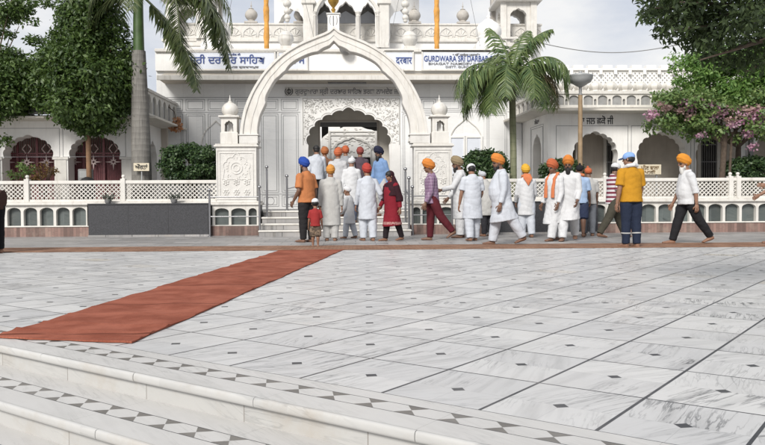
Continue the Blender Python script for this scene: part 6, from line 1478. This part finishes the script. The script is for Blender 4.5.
P('man in light blue shirt and dark navy turban coming down the steps', 381, 152, 0, 128, z=.45, Y=19.3, height=1.72, legs=EASE, upper=('shirt', ('light_blue_shirt', (.17, .27, .46)), 'long'), lower=('pajama', WHT3), head=('turban', ('dark_navy_turban', (.02, .022, .045))), beard=(HAIRM, .04), seed=12, skin='dark')
P('woman in red dress with dark maroon shawl walking left', 392, 169, 241, 124, legs=((-11, 10), (10, 2)), arms=((-10, 12, 14, 0), (6, 12, 26, 0)), upper=('long', ('red_kameez', (.19, .014, .024), 'hem', (.40, .24, .22)), 'long'), lower=('slim', ('black_leggings', (.018, .013, .015))), head=('shawl', ('maroon_shawl', (.030, .010, .014))), skin='mid', seed=13, hang=1.05, build=1.08, belly=.01)
P('man in purple checked shirt and maroon trousers walking left', 432, 157, 240.5, 88, legs=((-25, 14), (3, 1)), arms=((6, 6, 22, 0), (2, 6, 20, 0)), upper=('shirt', ('purple_check_shirt', (.20, .125, .20), 'check', (.36, .28, .36)), 'long'), lower=('trousers', ('maroon_trousers', (.085, .014, .02))), head=('turban', OR), seed=14, build=.95, skin='dark')
P('man in white kurta and khaki turban holding the steel rail', 460.5, 154, 238, 86, legs=STAND, arms=((34, 6, 44, 0), (14, 6, 30, 0)), upper=('long', WHT, 'long'), lower=('pajama', WHT), head=('turban', ('khaki_turban', (.23, .18, .11))), beard=(HAIRM, .02), seed=15, skin='dark')
P('man in bluish white short-sleeved kurta with white cloth over black hair', 472.5, 161.5, 241, 8, legs=((-6, 6), (7, 3)), arms=((-2, 14, 14, 0), (8, 10, 40, 10)), upper=('kurta', WHT2, 'short'), lower=('pajama', WHT2), head=('headcloth', WHT), seed=16, build=1.05, neck=22, hang=1.1)
P('stooping person in white with grey patka behind the big walking man', 487.5, 167, 236.5, 25, legs=STAND, arms=((30, 8, 40, 0), (20, 8, 40, 0)), lean=16, upper=('kurta', WHT3, 'long'), lower=('trousers', ('dark_trousers', (.03, .03, .035))), head=('patka', ('grey_patka', (.45, .46, .49))), seed=17)
P('big bearded man in white kurta and orange turban striding left', 501.5, 150.5, 245, 92, legs=((-24, 8), (11, 1)), arms=((2, 8, 14, 0), (-2, 8, 20, 0)), upper=('kurta', WHT2, 'long'), lower=('pajama', WHT2), head=('turban', OR), belly=.035, build=1.15, seed=18, skin='dark', hang=1.15, beard=(HAIRM, .0))
P('person in white with yellow turban and orange scarf seen from behind', 526.5, 150+12, 237.5, 4, legs=EASE, arms=((10, 10, 28, 10), (10, 10, 28, 10)), upper=('kurta', WHT, 'long'), lower=('pajama', WHT2), head=('turban', ('yellow_turban', (.58, .33, .04))), extras=(('scarf', ORS, 'back'),), seed=19, hang=1.0, build=.98)
P('person in white with orange turban and hanging orange scarf beside the black-bearded man', 554.5, 156, 241, 125, legs=((16, 3), (-12, 12)), arms=((6, 8, 24, 0), (0, 8, 30, 0)), upper=('long', WHT, 'long'), lower=('pajama', WHT), head=('turban', OR2), extras=(('scarf', ORS, 'front'),), seed=20, skin='dark')
P('man with full black beard in white kurta and orange turban facing the camera', 568.5, 152, 241, 158, legs=((-20, 14), (18, 3)), arms=((10, 8, 30, 10), (8, 8, 24, 0)), upper=('kurta', WHT, 'long'), lower=('pajama', WHT), head=('turban', OR), beard=(HAIRM, .05), seed=21, skin='dark', hang=1.15, build=1.04)
P('boy in light blue shirt and dark shorts with an orange shoulder cloth', 579.5, 161, 237, -18, legs=EASE, arms=((6, 8, 24, 0), (10, 8, 30, 0)), upper=('shirt', ('light_blue_check', (.30, .40, .56)), 'short'), lower=('shorts', ('navy_shorts', (.028, .038, .075))), head=('patka', ('black_patka', (.014, .014, .016))), extras=(('towel', ORS),), seed=22, skin='dark')
P('boy in pale shirt with orange patka facing the wall', 588.5, 164, 236, -8, legs=STAND, upper=('shirt', WHT3, 'short'), lower=('trousers', ('grey_trousers', (.14, .15, .17))), head=('patka', OR2), seed=23, skin='dark')
P('man in striped maroon and white shirt and white cap leaning against his stride', 613.5, 155, 238, -72, legs=((26, 2), (-26, 10)), arms=((10, 6, 20, 0), (-8, 8, 16, 0)), lean=1, upper=('tshirt', ('striped_shirt', (.55, .53, .54), 'stripe', (.16, .035, .055)), 'short'), lower=('trousers', ('olive_trousers', (.052, .048, .036))), head=('cap', WHT), seed=24, skin='dark', build=.95)
P('man in mustard yellow T-shirt, navy jeans and light blue cap seen from behind', 631, 147, 247.5, 12, legs=((2, 1), (-2, 2)), arms=((-4, 11, 14, 0), (6, 8, 30, 0)), upper=('tshirt', ('mustard_tshirt', (.42, .205, .016)), 'short'), lower=('trousers', NAVY), head=('cap', ('light_blue_cap', (.21, .34, .62)), 'brim'), extras=(('towel', WHT), ('band', WHT3)), seed=25, build=1.1, look=40)
P('man with white beard in white shirt, black trousers and orange turban walking left', 687, 150, 244, 90, legs=((-24, 12), (18, 2)), arms=((-14, 8, 14, 0), (12, 8, 16, 0)), upper=('shirt', WHT, 'roll'), lower=('trousers', BLK), head=('turban', ('marigold_orange', (.55, .22, .03))), beard=(GREYH, .05), belly=.02, build=1.05, seed=26, skin='mid')
P('person in black bending forward at the left photo edge', -3, 0, 253.5, 92, legs=((4, 4), (0, 2)), height=1.70, lean=84, neck=-10, arms=((88, 6, 10, 0), (88, 6, 10, 0)), upper=('shirt', ('dark_brown_shirt', (.045, .022, .018)), 'long'), lower=('trousers', ('black_cotton', (.008, .008, .009))), head=('turban', ('black_turban', (.015, .014, .016))), seed=27)
P('person at the right photo edge reaching forward with a bare hand', 782, 0, 244, 90, legs=((-8, 4), (10, 2)), height=1.70, arms=((34, 6, 62, 0), (20, 6, 42, 0)), upper=('kurta', WHT2, 'short'), lower=('pajama', WHT2), head=('turban', YO_), seed=28)
